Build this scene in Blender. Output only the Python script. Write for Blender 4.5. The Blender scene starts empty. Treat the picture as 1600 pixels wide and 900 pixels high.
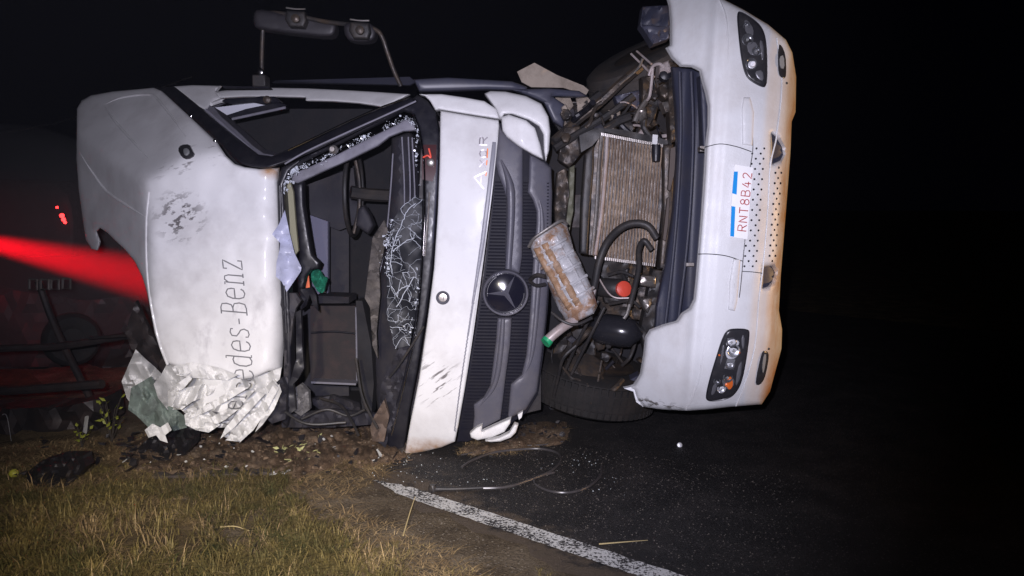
import bpy, math, random
import numpy as np
from mathutils import Vector, Matrix
from mathutils.geometry import delaunay_2d_cdt
random.seed(7)
rng = np.random.RandomState(7)
S = bpy.context.scene
COL = S.collection

# ------------------------------------------------------------------ camera
CAM_H, F, PITCH = 1.7, 1200.0, math.radians(5.9)
cd = bpy.data.cameras.new('camera'); cam = bpy.data.objects.new('camera', cd); COL.objects.link(cam)
cd.lens = 27.0; cd.sensor_width = 36.0; cd.clip_end = 2000; cd.clip_start = 0.05
cam.location = (0, 0, CAM_H); cam.rotation_euler = (math.radians(90) - PITCH, 0, 0)
S.camera = cam
cp, sp = math.cos(PITCH), math.sin(PITCH)

# ------------------------------------------------------------------ night sky and exposure
W = bpy.data.worlds.new('World'); S.world = W; W.use_nodes = True
bg = W.node_tree.nodes['Background']
bg.inputs['Color'].default_value = (0.10, 0.12, 0.34, 1); bg.inputs['Strength'].default_value = 0.0022
S.view_settings.view_transform = 'Standard'; S.view_settings.look = 'None'
S.view_settings.exposure = 0.0; S.view_settings.gamma = 1.0
S.view_settings.use_curve_mapping = False

# ------------------------------------------------------------------ lights
def spot(name, loc, target, power, color, size_deg, blend, radius):
    l = bpy.data.lights.new(name, 'SPOT'); l.energy = power; l.color = color
    l.spot_size = math.radians(size_deg); l.spot_blend = blend; l.shadow_soft_size = radius
    o = bpy.data.objects.new(name, l); COL.objects.link(o); o.location = loc
    o.rotation_euler = (Vector(target) - Vector(loc)).to_track_quat('-Z', 'Y').to_euler()
    return o
# the torch of the person taking the picture
spot('flashlight', (-0.12, -0.10, 1.84), (-0.36, 5.0, 1.50), 1380, (0.86, 0.83, 1.0), 76, 1.0, 0.02)
# warm lamp of a car standing on the road to the right
spot('car_headlight', (6.2, 4.45, 1.1), (1.75, 4.75, 1.75), 520, (1.0, 0.60, 0.27), 44, 0.8, 0.06)
# added warm fill from behind the camera, brightens the verge
spot('verge_fill', (-0.6, -0.6, 2.1), (-1.2, 4.0, 0.0), 800, (1.0, 0.86, 0.60), 44, 1.0, 0.06)
# unseen red spots added on the left: one draws the streak, one the glow
spot('red_streak_beam', (-5.95, 7.55, 1.555), (-3.42, 7.55, .975), 15000, (1.0, 0.0, 0.01), 13, 1.0, 0.03)
pl_ = bpy.data.lights.new('red_left_glow', 'SPOT'); pl_.energy = 34; pl_.spot_size = math.radians(70); pl_.spot_blend = .8; pl_.color = (1, 0, .02); pl_.shadow_soft_size = .08
po_ = bpy.data.objects.new('red_left_glow', pl_); COL.objects.link(po_); po_.location = (-6.4, 7.0, 2.1); po_.rotation_euler = (Vector((-4.3, 8.2, .6)) - po_.location).to_track_quat('-Z', 'Y').to_euler()

# ------------------------------------------------------------------ geometry helpers
def P(px, py, Y):
    cx, cy = (px - 800) / F, (450 - py) / F
    dy = cp + cy * sp; dz = -sp + cy * cp
    t = Y / dy
    return (cx * t, Y, CAM_H + dz * t)
def G(px, py, z=0.0):
    cx, cy = (px - 800) / F, (450 - py) / F
    dy = cp + cy * sp; dz = -sp + cy * cp
    t = (z - CAM_H) / dz
    return (cx * t, dy * t, z)
def PN(xy, Y):
    cx = (xy[:, 0] - 800) / F; cy = (450 - xy[:, 1]) / F
    dy = cp + cy * sp; dz = -sp + cy * cp; t = Y / dy
    return np.stack([cx * t, Y, CAM_H + dz * t], 1)

ROOT = {}
def base_of(parent):
    o = parent
    while o is not None and o.parent is not None: o = o.parent
    return Vector(ROOT.get(o.name, (0, 0, 0))) if o is not None else Vector((0, 0, 0))
def thing(name, label, cat, loc=(0, 0, 0), group=None):
    o = bpy.data.objects.new(name, None); COL.objects.link(o); o.location = loc
    ROOT[o.name] = tuple(loc); o['label'] = label; o['category'] = cat
    if group: o['group'] = group
    return o
def link(name, verts, faces, mat, parent=None, smooth=True, angle=35, kind=None, bevel=0, own=None):
    me = bpy.data.meshes.new(name)
    b = base_of(parent) if parent is not None else Vector(own or (0, 0, 0))
    V = np.asarray(verts, dtype=float) - np.array(b)
    me.from_pydata(V.tolist(), [], [tuple(int(i) for i in f) for f in faces]); me.validate(); me.update()
    if isinstance(mat, (list, tuple)):
        for m in mat: me.materials.append(m)
    elif mat: me.materials.append(mat)
    o = bpy.data.objects.new(name, me); COL.objects.link(o)
    if own is not None and parent is None: o.location = own
    if parent is not None: o.parent = parent
    if smooth:
        me.polygons.foreach_set('use_smooth', [True] * len(me.polygons))
        if angle: me.set_sharp_from_angle(angle=math.radians(angle))
    if bevel:
        m = o.modifiers.new('edge', 'BEVEL'); m.width = bevel; m.segments = 2; m.limit_method = 'ANGLE'
    if kind: o['kind'] = kind
    return o
def tag(o, label, cat, group=None):
    o['label'] = label; o['category'] = cat
    if group: o['group'] = group
    return o

def smooth_line(pts, closed=True, n=2):
    p = np.array(pts, float)
    for _ in range(n):
        q = []
        m = len(p)
        rngi = range(m if closed else m - 1)
        if not closed: q.append(p[0])
        for i in rngi:
            a, b = p[i], p[(i + 1) % m]
            q += [a * .75 + b * .25, a * .25 + b * .75]
        if not closed: q.append(p[-1])
        p = np.array(q)
    return p
def catmull(pts, n=6):
    p = [np.array(q, float) for q in pts]
    p = [2 * p[0] - p[1]] + p + [2 * p[-1] - p[-2]]
    out = []
    for i in range(1, len(p) - 2):
        for k in range(n):
            t = k / n
            out.append(0.5 * (2 * p[i] + (p[i + 1] - p[i - 1]) * t + (2 * p[i - 1] - 5 * p[i] + 4 * p[i + 1] - p[i + 2]) * t * t + (3 * p[i] - p[i - 1] - 3 * p[i + 1] + p[i + 2]) * t ** 3))
    out.append(p[-2]); return np.array(out)
def densify(p, step):
    out = []
    for i in range(len(p)):
        a, b = p[i], p[(i + 1) % len(p)]
        L = np.hypot(*(b - a)); k = max(1, int(round(L / step)))
        for j in range(k): out.append(a + (b - a) * j / k)
    return np.array(out)
def inside(poly, pts):
    x, y = pts[:, 0], pts[:, 1]; r = np.zeros(len(pts), bool); n = len(poly)
    for i in range(n):
        x0, y0 = poly[i]; x1, y1 = poly[(i + 1) % n]
        c = (y0 > y) != (y1 > y)
        if not c.any(): continue
        xs = (x1 - x0) * (y - y0) / ((y1 - y0) if y1 != y0 else 1e-9) + x0
        r ^= c & (x < xs)
    return r
def dist(poly, pts):
    d = np.full(len(pts), 1e9); n = len(poly)
    for i in range(n):
        a = poly[i]; b = poly[(i + 1) % n]; ab = b - a; L = (ab ** 2).sum() or 1e-9
        t = np.clip(((pts - a) @ ab) / L, 0, 1)
        d = np.minimum(d, np.hypot(*(pts - a - t[:, None] * ab).T))
    return d
def tps(ctrl, lam=1e-3):
    c = np.array(ctrl, float); X = c[:, :2] / 100; n = len(c)
    def U(r): return np.where(r > 1e-9, r * r * np.log(r + 1e-12), 0)
    K = U(np.hypot(X[:, None, 0] - X[None, :, 0], X[:, None, 1] - X[None, :, 1])) + lam * np.eye(n)
    Pm = np.c_[np.ones(n), X]; A = np.block([[K, Pm], [Pm.T, np.zeros((3, 3))]])
    w = np.linalg.lstsq(A, np.r_[c[:, 2], 0, 0, 0], rcond=None)[0]
    def f(x, y):
        x = np.asarray(x, float) / 100; y = np.asarray(y, float) / 100
        r = np.hypot(x[:, None] - X[None, :, 0], y[:, None] - X[None, :, 1])
        return U(r) @ w[:n] + w[n] + w[n + 1] * x + w[n + 2] * y
    return f
def const(v): return lambda x, y: np.full(len(x), float(v))
def plane(a, gx=0, gy=0, x0=800, y0=450): return lambda x, y: a + gx * (np.asarray(x) - x0) + gy * (np.asarray(y) - y0)
def vnoise(x, y, seed=0):
    r = np.random.RandomState(seed); t = r.rand(64, 64)
    xi = np.floor(x).astype(int); yi = np.floor(y).astype(int); fx = x - xi; fy = y - yi
    fx = fx * fx * (3 - 2 * fx); fy = fy * fy * (3 - 2 * fy)
    g = lambda a, b: t[a % 64, b % 64]
    return (g(xi, yi) * (1 - fx) + g(xi + 1, yi) * fx) * (1 - fy) + (g(xi, yi + 1) * (1 - fx) + g(xi + 1, yi + 1) * fx) * fy - .5

def sheet(name, outline, D, mat, parent=None, holes=(), step=9, thick=0.01, back=None, sm=0, roll=0, rollw=5, dent=0, dscale=30, seed=1, angle=40, push=(0, 1, 0), kind=None, grow=0):
    """A panel cut to an outline, its distance given by D, with real thickness."""
    o = smooth_line(outline, True, sm) if sm else np.array(outline, float)
    o = densify(o, step)
    hs = [densify(smooth_line(h, True, sm) if sm else np.array(h, float), step) for h in holes]
    x0, y0 = o.min(0); x1, y1 = o.max(0)
    gx, gy = np.meshgrid(np.arange(x0 + step / 2, x1, step), np.arange(y0 + step / 2, y1, step))
    gx = gx + (np.arange(gx.shape[0]) % 2)[:, None] * step / 2
    g = np.stack([gx.ravel(), gy.ravel()], 1)
    ok = inside(o, g) & (dist(o, g) > step * .45)
    for h in hs: ok &= ~inside(h, g) & (dist(h, g) > step * .45)
    if roll:   # extra ring near the edge so the rolled edge is round
        ring = []
        for k in range(len(o)):
            a, b = o[k - 1], o[(k + 1) % len(o)]; t = b - a; L = np.hypot(*t) or 1
            nrm = np.array([-t[1], t[0]]) / L
            for w in (rollw * .12, rollw * .38, rollw * .85):
                for s in (1, -1): ring.append(o[k] + nrm * w * s)
        ring = np.array(ring); rk = inside(o, ring) & (dist(o, ring) > rollw * .09)
        for h in hs: rk &= ~inside(h, ring)
        g = np.r_[g[ok & (dist(o, g) > rollw * 1.1)], ring[rk]]
    else: g = g[ok]
    loops = [o] + hs; vs = np.concatenate(loops + [g]); edges = []; k = 0
    for lp in loops:
        n = len(lp); edges += [(k + i, k + (i + 1) % n) for i in range(n)]; k += n
    r = delaunay_2d_cdt([Vector(v) for v in vs.tolist()], edges, [], 0, 1e-4)
    V = np.array([tuple(v) for v in r[0]]); Fc = np.array([f for f in r[2] if len(f) == 3])
    c = V[Fc].mean(1); keep = inside(o, c)
    for h in hs: keep &= ~inside(h, c)
    Fc = Fc[keep]
    # drop unused
    used = np.unique(Fc); mp = -np.ones(len(V), int); mp[used] = np.arange(len(used)); V = V[used]; Fc = mp[Fc]
    Y = D(V[:, 0], V[:, 1])
    if roll:
        d = dist(o, V)
        for h in hs: d = np.minimum(d, dist(h, V))
        t = np.clip(1 - d / rollw, 0, 1); Y = Y + roll * (1 - np.sqrt(1 - t * t * .999))
    if dent: Y = Y + dent * (vnoise(V[:, 0] / dscale, V[:, 1] / dscale, seed) + .5 * vnoise(V[:, 0] / dscale * 2.3, V[:, 1] / dscale * 2.3, seed + 1))
    A = PN(V, Y)
    # face towards the camera
    T = V[Fc]; cr = (T[:, 1, 0] - T[:, 0, 0]) * (T[:, 2, 1] - T[:, 0, 1]) - (T[:, 1, 1] - T[:, 0, 1]) * (T[:, 2, 0] - T[:, 0, 0])
    Fc = np.where((cr > 0)[:, None], Fc[:, ::-1], Fc)
    B = A + np.array(push) * thick if back is None else PN(V, np.full(len(V), float(back)))
    n = len(V); faces = Fc.tolist() + (Fc[:, ::-1] + n).tolist()
    cnt = {}
    for a, b, cc in Fc.tolist():
        for e in ((a, b), (b, cc), (cc, a)): cnt[e] = 1
    for (a, b) in cnt:
        if (b, a) not in cnt: faces.append((b, a, a + n, b + n))
    return link(name, np.r_[A, B], faces, mat, parent, True, angle, kind)

class MB:
    def __init__(s): s.v = []; s.f = []
    def add(s, v, f):
        k = len(s.v); s.v += [tuple(map(float, q)) for q in v]; s.f += [tuple(int(i) + k for i in q) for q in f]; return s
    def box(s, c, sx, sy, sz, R=None):
        v = [Vector((x * sx / 2, y * sy / 2, z * sz / 2)) for x in (-1, 1) for y in (-1, 1) for z in (-1, 1)]
        if R is not None: v = [R @ q for q in v]
        c = Vector(c)
        return s.add([q + c for q in v], [(0, 1, 3, 2), (4, 6, 7, 5), (0, 4, 5, 1), (2, 3, 7, 6), (0, 2, 6, 4), (1, 5, 7, 3)])
    def tube(s, pts, r, n=8, smooth=True, rs=None, cap=True):
        p = catmull(pts, 6) if smooth and len(pts) > 2 else np.array(pts, float)
        m = len(p); R = np.full(m, r) if rs is None else np.interp(np.linspace(0, 1, m), np.linspace(0, 1, len(rs)), rs)
        vs = []; up = None
        for i in range(m):
            t = Vector(p[min(i + 1, m - 1)] - p[max(i - 1, 0)]).normalized()
            if up is None:
                up = Vector((0, 0, 1)) if abs(t.z) < .9 else Vector((1, 0, 0))
            a = (up - t * up.dot(t)).normalized(); up = a; b = t.cross(a)
            for k in range(n):
                an = 2 * math.pi * k / n; vs.append(Vector(p[i]) + (a * math.cos(an) + b * math.sin(an)) * R[i])
        fs = [(i * n + k, i * n + (k + 1) % n, (i + 1) * n + (k + 1) % n, (i + 1) * n + k) for i in range(m - 1) for k in range(n)]
        if cap: fs += [tuple(range(n))[::-1], tuple(range((m - 1) * n, m * n))]
        return s.add(vs, fs)
    def lathe(s, c, axis, prof, n=32):
        a = Vector(axis).normalized(); u = a.orthogonal().normalized(); w = a.cross(u); c = Vector(c)
        vs = []
        for (r, h) in prof:
            for k in range(n):
                an = 2 * math.pi * k / n; vs.append(c + a * h + (u * math.cos(an) + w * math.sin(an)) * r)
        m = len(prof)
        fs = [(i * n + k, i * n + (k + 1) % n, (i + 1) * n + (k + 1) % n, (i + 1) * n + k) for i in range(m - 1) for k in range(n)]
        fs += [tuple(range(n))[::-1], tuple(range((m - 1) * n, m * n))]
        return s.add(vs, fs)
    def build(s, name, mat, parent=None, kind=None, bevel=0, angle=40, smooth=True, own=None):
        return link(name, s.v, s.f, mat, parent, smooth, angle, kind, bevel, own)

def PP(pts): return [P(*q) for q in pts]
def hose(name, pts, r, mat, parent, n=8, rs=None): return MB().tube(PP(pts), r, n, True, rs).build(name, mat, parent)

# ------------------------------------------------------------------ materials
def mat(name, col, rough=.5, metal=0, dirt=None, damt=0.0, dscale=4, dlo=.45, dhi=.7, bump=0, bscale=60, coat=0, trans=0, spec=.5, rvar=0, scr=(), ior=1.45, emis=None, estr=0, alpha=1, stretch=(1, 1, 1)):
    m = bpy.data.materials.new(name); m.use_nodes = True; N = m.node_tree.nodes; L = m.node_tree.links
    b = N['Principled BSDF']; b.inputs['Roughness'].default_value = rough; b.inputs['Metallic'].default_value = metal
    b.inputs['Base Color'].default_value = (*col, 1); b.inputs['Coat Weight'].default_value = coat; b.inputs['Coat Roughness'].default_value = .12
    b.inputs['Transmission Weight'].default_value = trans; b.inputs['Specular IOR Level'].default_value = spec; b.inputs['IOR'].default_value = ior
    b.inputs['Alpha'].default_value = alpha
    if emis: b.inputs['Emission Color'].default_value = (*emis, 1); b.inputs['Emission Strength'].default_value = estr
    geo = N.new('ShaderNodeNewGeometry'); mp = N.new('ShaderNodeMapping'); mp.inputs['Scale'].default_value = stretch
    L.new(geo.outputs['Position'], mp.inputs['Vector'])
    src = mp.outputs['Vector']; last = None
    def mix(fac, a, c):
        x = N.new('ShaderNodeMix'); x.data_type = 'RGBA'; L.new(fac, x.inputs[0])
        if a is None: x.inputs[6].default_value = (*col, 1)
        else: L.new(a, x.inputs[6])
        x.inputs[7].default_value = (*c, 1); return x.outputs[2]
    def noise(sc, det=6, r=.6, vec=None):
        n = N.new('ShaderNodeTexNoise'); n.inputs['Scale'].default_value = sc; n.inputs['Detail'].default_value = det; n.inputs['Roughness'].default_value = r
        L.new(vec or src, n.inputs['Vector']); return n.outputs[0]
    def ramp(f, lo, hi, a=0, c=1):
        r = N.new('ShaderNodeMapRange'); L.new(f, r.inputs[0]); r.inputs[1].default_value = lo; r.inputs[2].default_value = hi; r.inputs[3].default_value = a; r.inputs[4].default_value = c; return r.outputs[0]
    def mul(a, c):
        x = N.new('ShaderNodeMath'); x.operation = 'MULTIPLY'; L.new(a, x.inputs[0])
        if isinstance(c, (int, float)): x.inputs[1].default_value = c
        else: L.new(c, x.inputs[1])
        return x.outputs[0]
    if damt:
        f = mul(ramp(noise(dscale, 9, .68), dlo, dhi), damt)
        last = mix(f, None, dirt)
    # (centre, radius, colour, scale, stretch, lo, hi)
    for (cen, rad, sc_col, sc, st, lo, hi, rot) in scr:
        v = N.new('ShaderNodeVectorMath'); v.operation = 'SUBTRACT'; L.new(geo.outputs['Position'], v.inputs[0]); v.inputs[1].default_value = cen
        q = N.new('ShaderNodeMapping'); q.vector_type = 'TEXTURE'; q.inputs['Rotation'].default_value = rot; q.inputs['Scale'].default_value = rad
        L.new(v.outputs[0], q.inputs['Vector'])
        ln = N.new('ShaderNodeVectorMath'); ln.operation = 'LENGTH'; L.new(q.outputs[0], ln.inputs[0])
        mask = ramp(ln.outputs['Value'], 1.0, .35)
        q2 = N.new('ShaderNodeMapping'); q2.vector_type = 'TEXTURE'; q2.inputs['Rotation'].default_value = rot; q2.inputs['Scale'].default_value = st; L.new(v.outputs[0], q2.inputs['Vector'])
        nn = noise(sc, 8, .65, q2.outputs[0])
        last = mix(mul(ramp(nn, lo, hi), mask), last, sc_col)
    if last is not None: L.new(last, b.inputs['Base Color'])
    if rvar:
        L.new(ramp(noise(dscale * 2.3, 6), .3, .7, max(0.02, rough - rvar), min(1, rough + rvar)), b.inputs['Roughness'])
    if bump:
        bp = N.new('ShaderNodeBump'); bp.inputs['Strength'].default_value = 1; bp.inputs['Distance'].default_value = bump
        L.new(noise(bscale, 7, .65), bp.inputs['Height']); L.new(bp.outputs[0], b.inputs['Normal'])
    return m

scrA = (P(282, 338, 5.1), (.21, .6, .20), (.15, .14, .14), 15, (1.35, 1, .7), .52, .56, (0, math.radians(-20), 0))
scrB = (P(300, 250, 5.1), (.35, .9, .14), (.25, .24, .24), 14, (1.9, 1, .5), .56, .64, (0, math.radians(-15), 0))
scrC = (P(688, 590, 5.2), (.22, .6, .24), (.17, .16, .16), 15, (3.2, 1, .45), .54, .59, (0, math.radians(-35), 0))
scrD = (P(660, 700, 5.2), (.30, .6, .10), (.33, .22, .15), 8, (1, 1, 1), .30, .60, (0, 0, 0))
scrE = (P(425, 262, 5.15), (.10, .6, .09), (.38, .20, .08), 9, (1, 1, 1), .30, .62, (0, 0, 0))
scrF = (P(330, 500, 5.1), (.6, .9, .5), (.42, .41, .42), 5, (1, 1, 1.8), .54, .72, (0, 0, 0))
white = mat('white_cab_paint', (.70, .70, .70), .50, 0, (.36, .34, .33), .55, 2.6, .46, .80, .0012, 5, spec=.3, coat=.08, rvar=.10, scr=(scrA, scrB, scrC, scrD, scrE, scrF))
warm_edge = (P(1226, 330, 4.7), (.19, .6, 1.6), (.46, .25, .10), 6, (.6, 1, 1.6), .30, .62, (0, math.radians(4), 0))  # orange along the lip: mud stain plus warm side light put into the colour
scrH = (P(1212, 600, 4.7), (.14, .6, .22), (.48, .22, .08), 7, (1, 1, 1), .20, .60, (0, 0, 0))
scrI = (P(1020, 636, 4.8), (.25, .6, .06), (.12, .11, .10), 22, (1.5, 1, .6), .50, .60, (0, 0, 0))
bumper_white = mat('white_bumper_plastic', (.68, .69, .70), .45, 0, (.42, .38, .34), .5, 3, .45, .8, .0015, 90, rvar=.08, scr=(warm_edge, scrH, scrI))
torn = mat('torn_white_sheet', (.68, .68, .67), .6, 0, (.10, .10, .09), .45, 2.2, .50, .66, .0008, 30, spec=.25)
torn_grey = mat('grey_torn_lining', (.20, .25, .22), .7, 0, (.05, .05, .05), .7, 9, .4, .7, .003, 40)
black_trim = mat('black_rubber_trim', (.009, .009, .014), .42, 0, (.035, .033, .035), .5, 6, rvar=.15, bump=.0006, bscale=30)
navy_plastic = mat('dark_navy_plastic', (.028, .031, .052), .5, 0, (.05, .045, .045), .5, 4, bump=.001, bscale=40)
grey_plastic = mat('grey_grille_plastic', (.088, .087, .108), .42, 0, (.13, .12, .12), .5, 5, bump=.0008, bscale=120, rvar=.08)
grille_dark = mat('grille_mesh_dark', (.009, .009, .016), .6, 0, (.022, .02, .022), .4, 9, spec=.25)
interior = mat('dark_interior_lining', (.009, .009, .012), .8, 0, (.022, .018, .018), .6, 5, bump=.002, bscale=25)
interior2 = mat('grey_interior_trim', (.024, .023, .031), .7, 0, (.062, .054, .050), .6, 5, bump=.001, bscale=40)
pillar_grey = mat('lavender_grey_pillar_lining', (.19, .185, .22), .55, 0, (.10, .10, .10), .5, 8)
metal_dark = mat('dirty_engine_metal', (.045, .042, .042), .45, .4, (.12, .085, .055), .7, 9, .4, .65, .003, 40, rvar=.15)
metal_light = mat('bare_metal', (.38, .36, .34), .35, .8, (.16, .10, .06), .6, 12, bump=.001)
rubber = mat('black_rubber', (.022, .021, .022), .5, 0, (.07, .055, .042), .5, 8, bump=.001, bscale=80)
tan = mat('dusty_radiator_fins', (.27, .195, .13), .6, .25, (.09, .055, .035), .85, 4, .42, .60, .0015, 70, rvar=.1)
tank_m = mat('mud_stained_tank', (.42, .42, .43), .45, 0, (.27, .15, .08), .95, 6, .48, .60, .004, 22, coat=.15, rvar=.15)
tank_pipe = mat('dull_pipe', (.42, .37, .36), .4, .2, (.24, .15, .10), .6, 10)
green = mat('green_plastic', (.015, .30, .12), .4)
green_cloth = mat('green_cloth', (.008, .16, .095), .8, bump=.004, bscale=30)
orange = mat('orange_strip', (.75, .16, .06), .5)
red_cap = mat('red_cap', (.62, .07, .04), .4, bump=.001)
chrome = mat('chrome_letters', (.75, .74, .76), .12, 1)
badge_m = mat('dull_chrome_badge', (.33, .31, .33), .3, .35)
chrome_red = mat('red_reflex_film', (.8, .13, .08), .3, .5)
tyre_m = mat('tyre_rubber', (.009, .0085, .0085), .85, 0, (.022, .018, .016), .7, 6, .4, .65, .004, 40)
tyre_m2 = mat('dusty_tyre_rubber', (.030, .028, .028), .8, 0, (.065, .052, .042), .8, 5, .4, .62, .004, 30)
tan_foam = mat('beige_foam', (.33, .28, .23), .85, 0, (.16, .13, .10), .7, 7, bump=.004, bscale=24)
navy_panel = mat('navy_side_panel', (.055, .058, .085), .4, 0, (.12, .11, .11), .3, 4)
paper = mat('white_sheet_film', (.42, .44, .58), .35, 0, (.25, .27, .36), .5, 6)
lavender = mat('grey_seat_cover', (.21, .21, .29), .8, bump=.001, bscale=60)
plate_w = mat('plate_white', (.93, .93, .93), .3, 0, (.7, .68, .66), .2, 10, emis=None)
plate_b = mat('plate_blue', (.01, .28, .72), .35)
plate_r = mat('plate_red', (.40, .045, .035), .4)
letter_m = mat('grey_lettering', (.15, .15, .16), .5)
red_lamp = mat('red_lamp_lit', (.5, .0, .0), .4, emis=(1, .02, .02), estr=9)
crack_m = mat('crushed_glass_edges', (.62, .66, .72), .2, 0, spec=1)
glass_dark = mat('tinted_windscreen', (.008, .009, .013), .5, 0, (.05, .05, .055), .25, 8, spec=.3)
lamp_black = mat('headlamp_housing', (.028, .028, .032), .22, 0, (.07, .066, .066), .5, 8, rvar=.1)
disc_m = mat('bright_metal', (.9, .9, .9), .45, .7)
reflector = mat('lamp_reflector', (.72, .74, .78), .30, .8, bump=.002, bscale=30)
amber = mat('amber_lens', (.75, .16, .03), .25)
plain_glass = mat('clear_lens', (.9, .92, .95), .04, trans=1, ior=1.25)
cloudy = mat('milky_lens', (.30, .31, .31), .25, coat=.6)
wreck_m = mat('dark_wreck_steel', (.022, .019, .020), .55, .2, (.06, .040, .034), .7, 4, bump=.004, bscale=18, rvar=.15)

# ------------------------------------------------------------------ text strokes
GL = {  # serif-ish narrow glyphs, x 0..w, y 0..1 (x-height .74)
 'e': (.50, [[(0.04, .40), (.46, .40), (.46, .52), (.42, .66), (.26, .74), (.10, .68), (.03, .50), (.03, .24), (.10, .06), (.27, .0), (.40, .05), (.46, .15)]]),
 'd': (.56, [[(.44, .68), (.30, .74), (.13, .70), (.04, .50), (.04, .24), (.13, .04), (.28, .0), (.44, .08)], [(.34, 1.0), (.44, 1.0), (.44, .0), (.54, .0)]]),
 's': (.44, [[(.38, .62), (.38, .70), (.22, .74), (.08, .68), (.07, .50), (.20, .40), (.34, .32), (.40, .18), (.33, .03), (.18, .0), (.06, .05), (.05, .15)]]),
 '-': (.36, [[(.06, .34), (.30, .34)]]),
 'B': (.58, [[(.0, 0), (.30, 0), (.48, .05), (.53, .26), (.48, .46), (.30, .53), (.12, .53)], [(0, 1.0), (.28, 1.0), (.44, .94), (.47, .76), (.42, .58), (.28, .53)], [(.12, 1.0), (.12, 0)]]),
 'n': (.56, [[(.02, .74), (.12, .74), (.12, .0)], [(.02, 0), (.22, 0)], [(.12, .60), (.24, .74), (.38, .72), (.44, .58), (.44, 0)], [(.36, 0), (.54, 0)]]),
 'z': (.46, [[(.06, .60), (.06, .74), (.42, .74), (.05, .0), (.43, .0), (.43, .16)]]),
 'r': (.40, [[(.02, .74), (.12, .74), (.12, .0)], [(.02, 0), (.22, 0)], [(.12, .56), (.22, .72), (.36, .74), (.37, .64)]]),
 'c': (.46, [[(.42, .60), (.40, .70), (.26, .74), (.10, .68), (.03, .50), (.03, .24), (.10, .06), (.27, .0), (.40, .05), (.44, .15)]]),
 'M': (.74, [[(0, 0), (.18, 0)], [(.09, 0), (.09, 1.0), (.36, .1), (.63, 1.0), (.63, 0)], [(.54, 0), (.72, 0)]]),
 'R': (.66, [[(.05, 0), (.05, 1), (.38, 1), (.52, .92), (.55, .77), (.50, .60), (.36, .52), (.05, .52)], [(.30, .52), (.57, 0)]]),
 'N': (.66, [[(.05, 0), (.05, 1), (.55, 0), (.55, 1)]]),
 'T': (.64, [[(.02, 1), (.58, 1)], [(.30, 1), (.30, 0)]]),
 '8': (.66, [[(.30, .53), (.12, .62), (.09, .78), (.16, .94), (.30, 1), (.44, .94), (.51, .78), (.48, .62), (.30, .53), (.10, .42), (.05, .24), (.13, .06), (.30, 0), (.47, .06), (.55, .24), (.50, .42), (.30, .53)]]),
 'b': (.66, [[(.05, 0), (.05, 1), (.36, 1), (.49, .92), (.50, .68), (.36, .54), (.05, .54)], [(.36, .54), (.53, .44), (.55, .14), (.40, 0), (.05, 0)]]),
 '4': (.66, [[(.40, 0), (.40, .72)], [(.34, 1), (.05, .28), (.56, .28)]]),
 '2': (.66, [[(.07, .78), (.14, .95), (.30, 1), (.46, .95), (.53, .78), (.47, .58), (.06, 0), (.55, 0)]]),
 'A': (.70, [[(0, 0), (.32, 1), (.62, 0)], [(.12, .36), (.52, .36)]]),
 'X': (.56, [[(0, .74), (.48, 0)], [(.46, .74), (.02, 0)]]),
 'O': (.60, [[(.27, .74), (.08, .62), (.02, .37), (.08, .10), (.27, 0), (.44, .10), (.50, .37), (.44, .62), (.27, .74)]]),
}
def ribbon(mb, line, w, D, lift=.006, th=.004):
    """a flat raised stroke following a pixel line on surface D"""
    p = np.array(line, float); n = len(p)
    t = np.gradient(p, axis=0); t /= (np.hypot(t[:, 0], t[:, 1])[:, None] + 1e-9); nr = np.c_[-t[:, 1], t[:, 0]]
    a = p + nr * w / 2; b = p - nr * w / 2
    Ya = D(p[:, 0], p[:, 1])
    A = PN(a, Ya - lift); B = PN(b, Ya - lift); C = PN(a, Ya - lift + th); E = PN(b, Ya - lift + th)
    vs = np.concatenate([A, B, C, E]); f = []
    for i in range(n - 1):
        f += [(i, i + 1, n + i + 1, n + i), (i, 2 * n + i, 2 * n + i + 1, i + 1), (n + i, n + i + 1, 3 * n + i + 1, 3 * n + i)]
    f += [(0, n, 3 * n, 2 * n), (n - 1, 3 * n - 1, 4 * n - 1, 2 * n - 1)]
    mb.add(vs, f)
def glyph(ch, org, ux, uy, w, D, lift=.006, dens=True):
    m = MB()
    for st in GL[ch][1]:
        pts = [org + ux * x + uy * y for x, y in st]
        p = np.array(pts)
        q = [p[0]]
        for i in range(len(p) - 1):
            k = max(1, int(np.hypot(*(p[i + 1] - p[i])) / 4))
            for j in range(1, k + 1): q.append(p[i] + (p[i + 1] - p[i]) * j / k)
        ribbon(m, q, w, D, lift)
    return m

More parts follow.
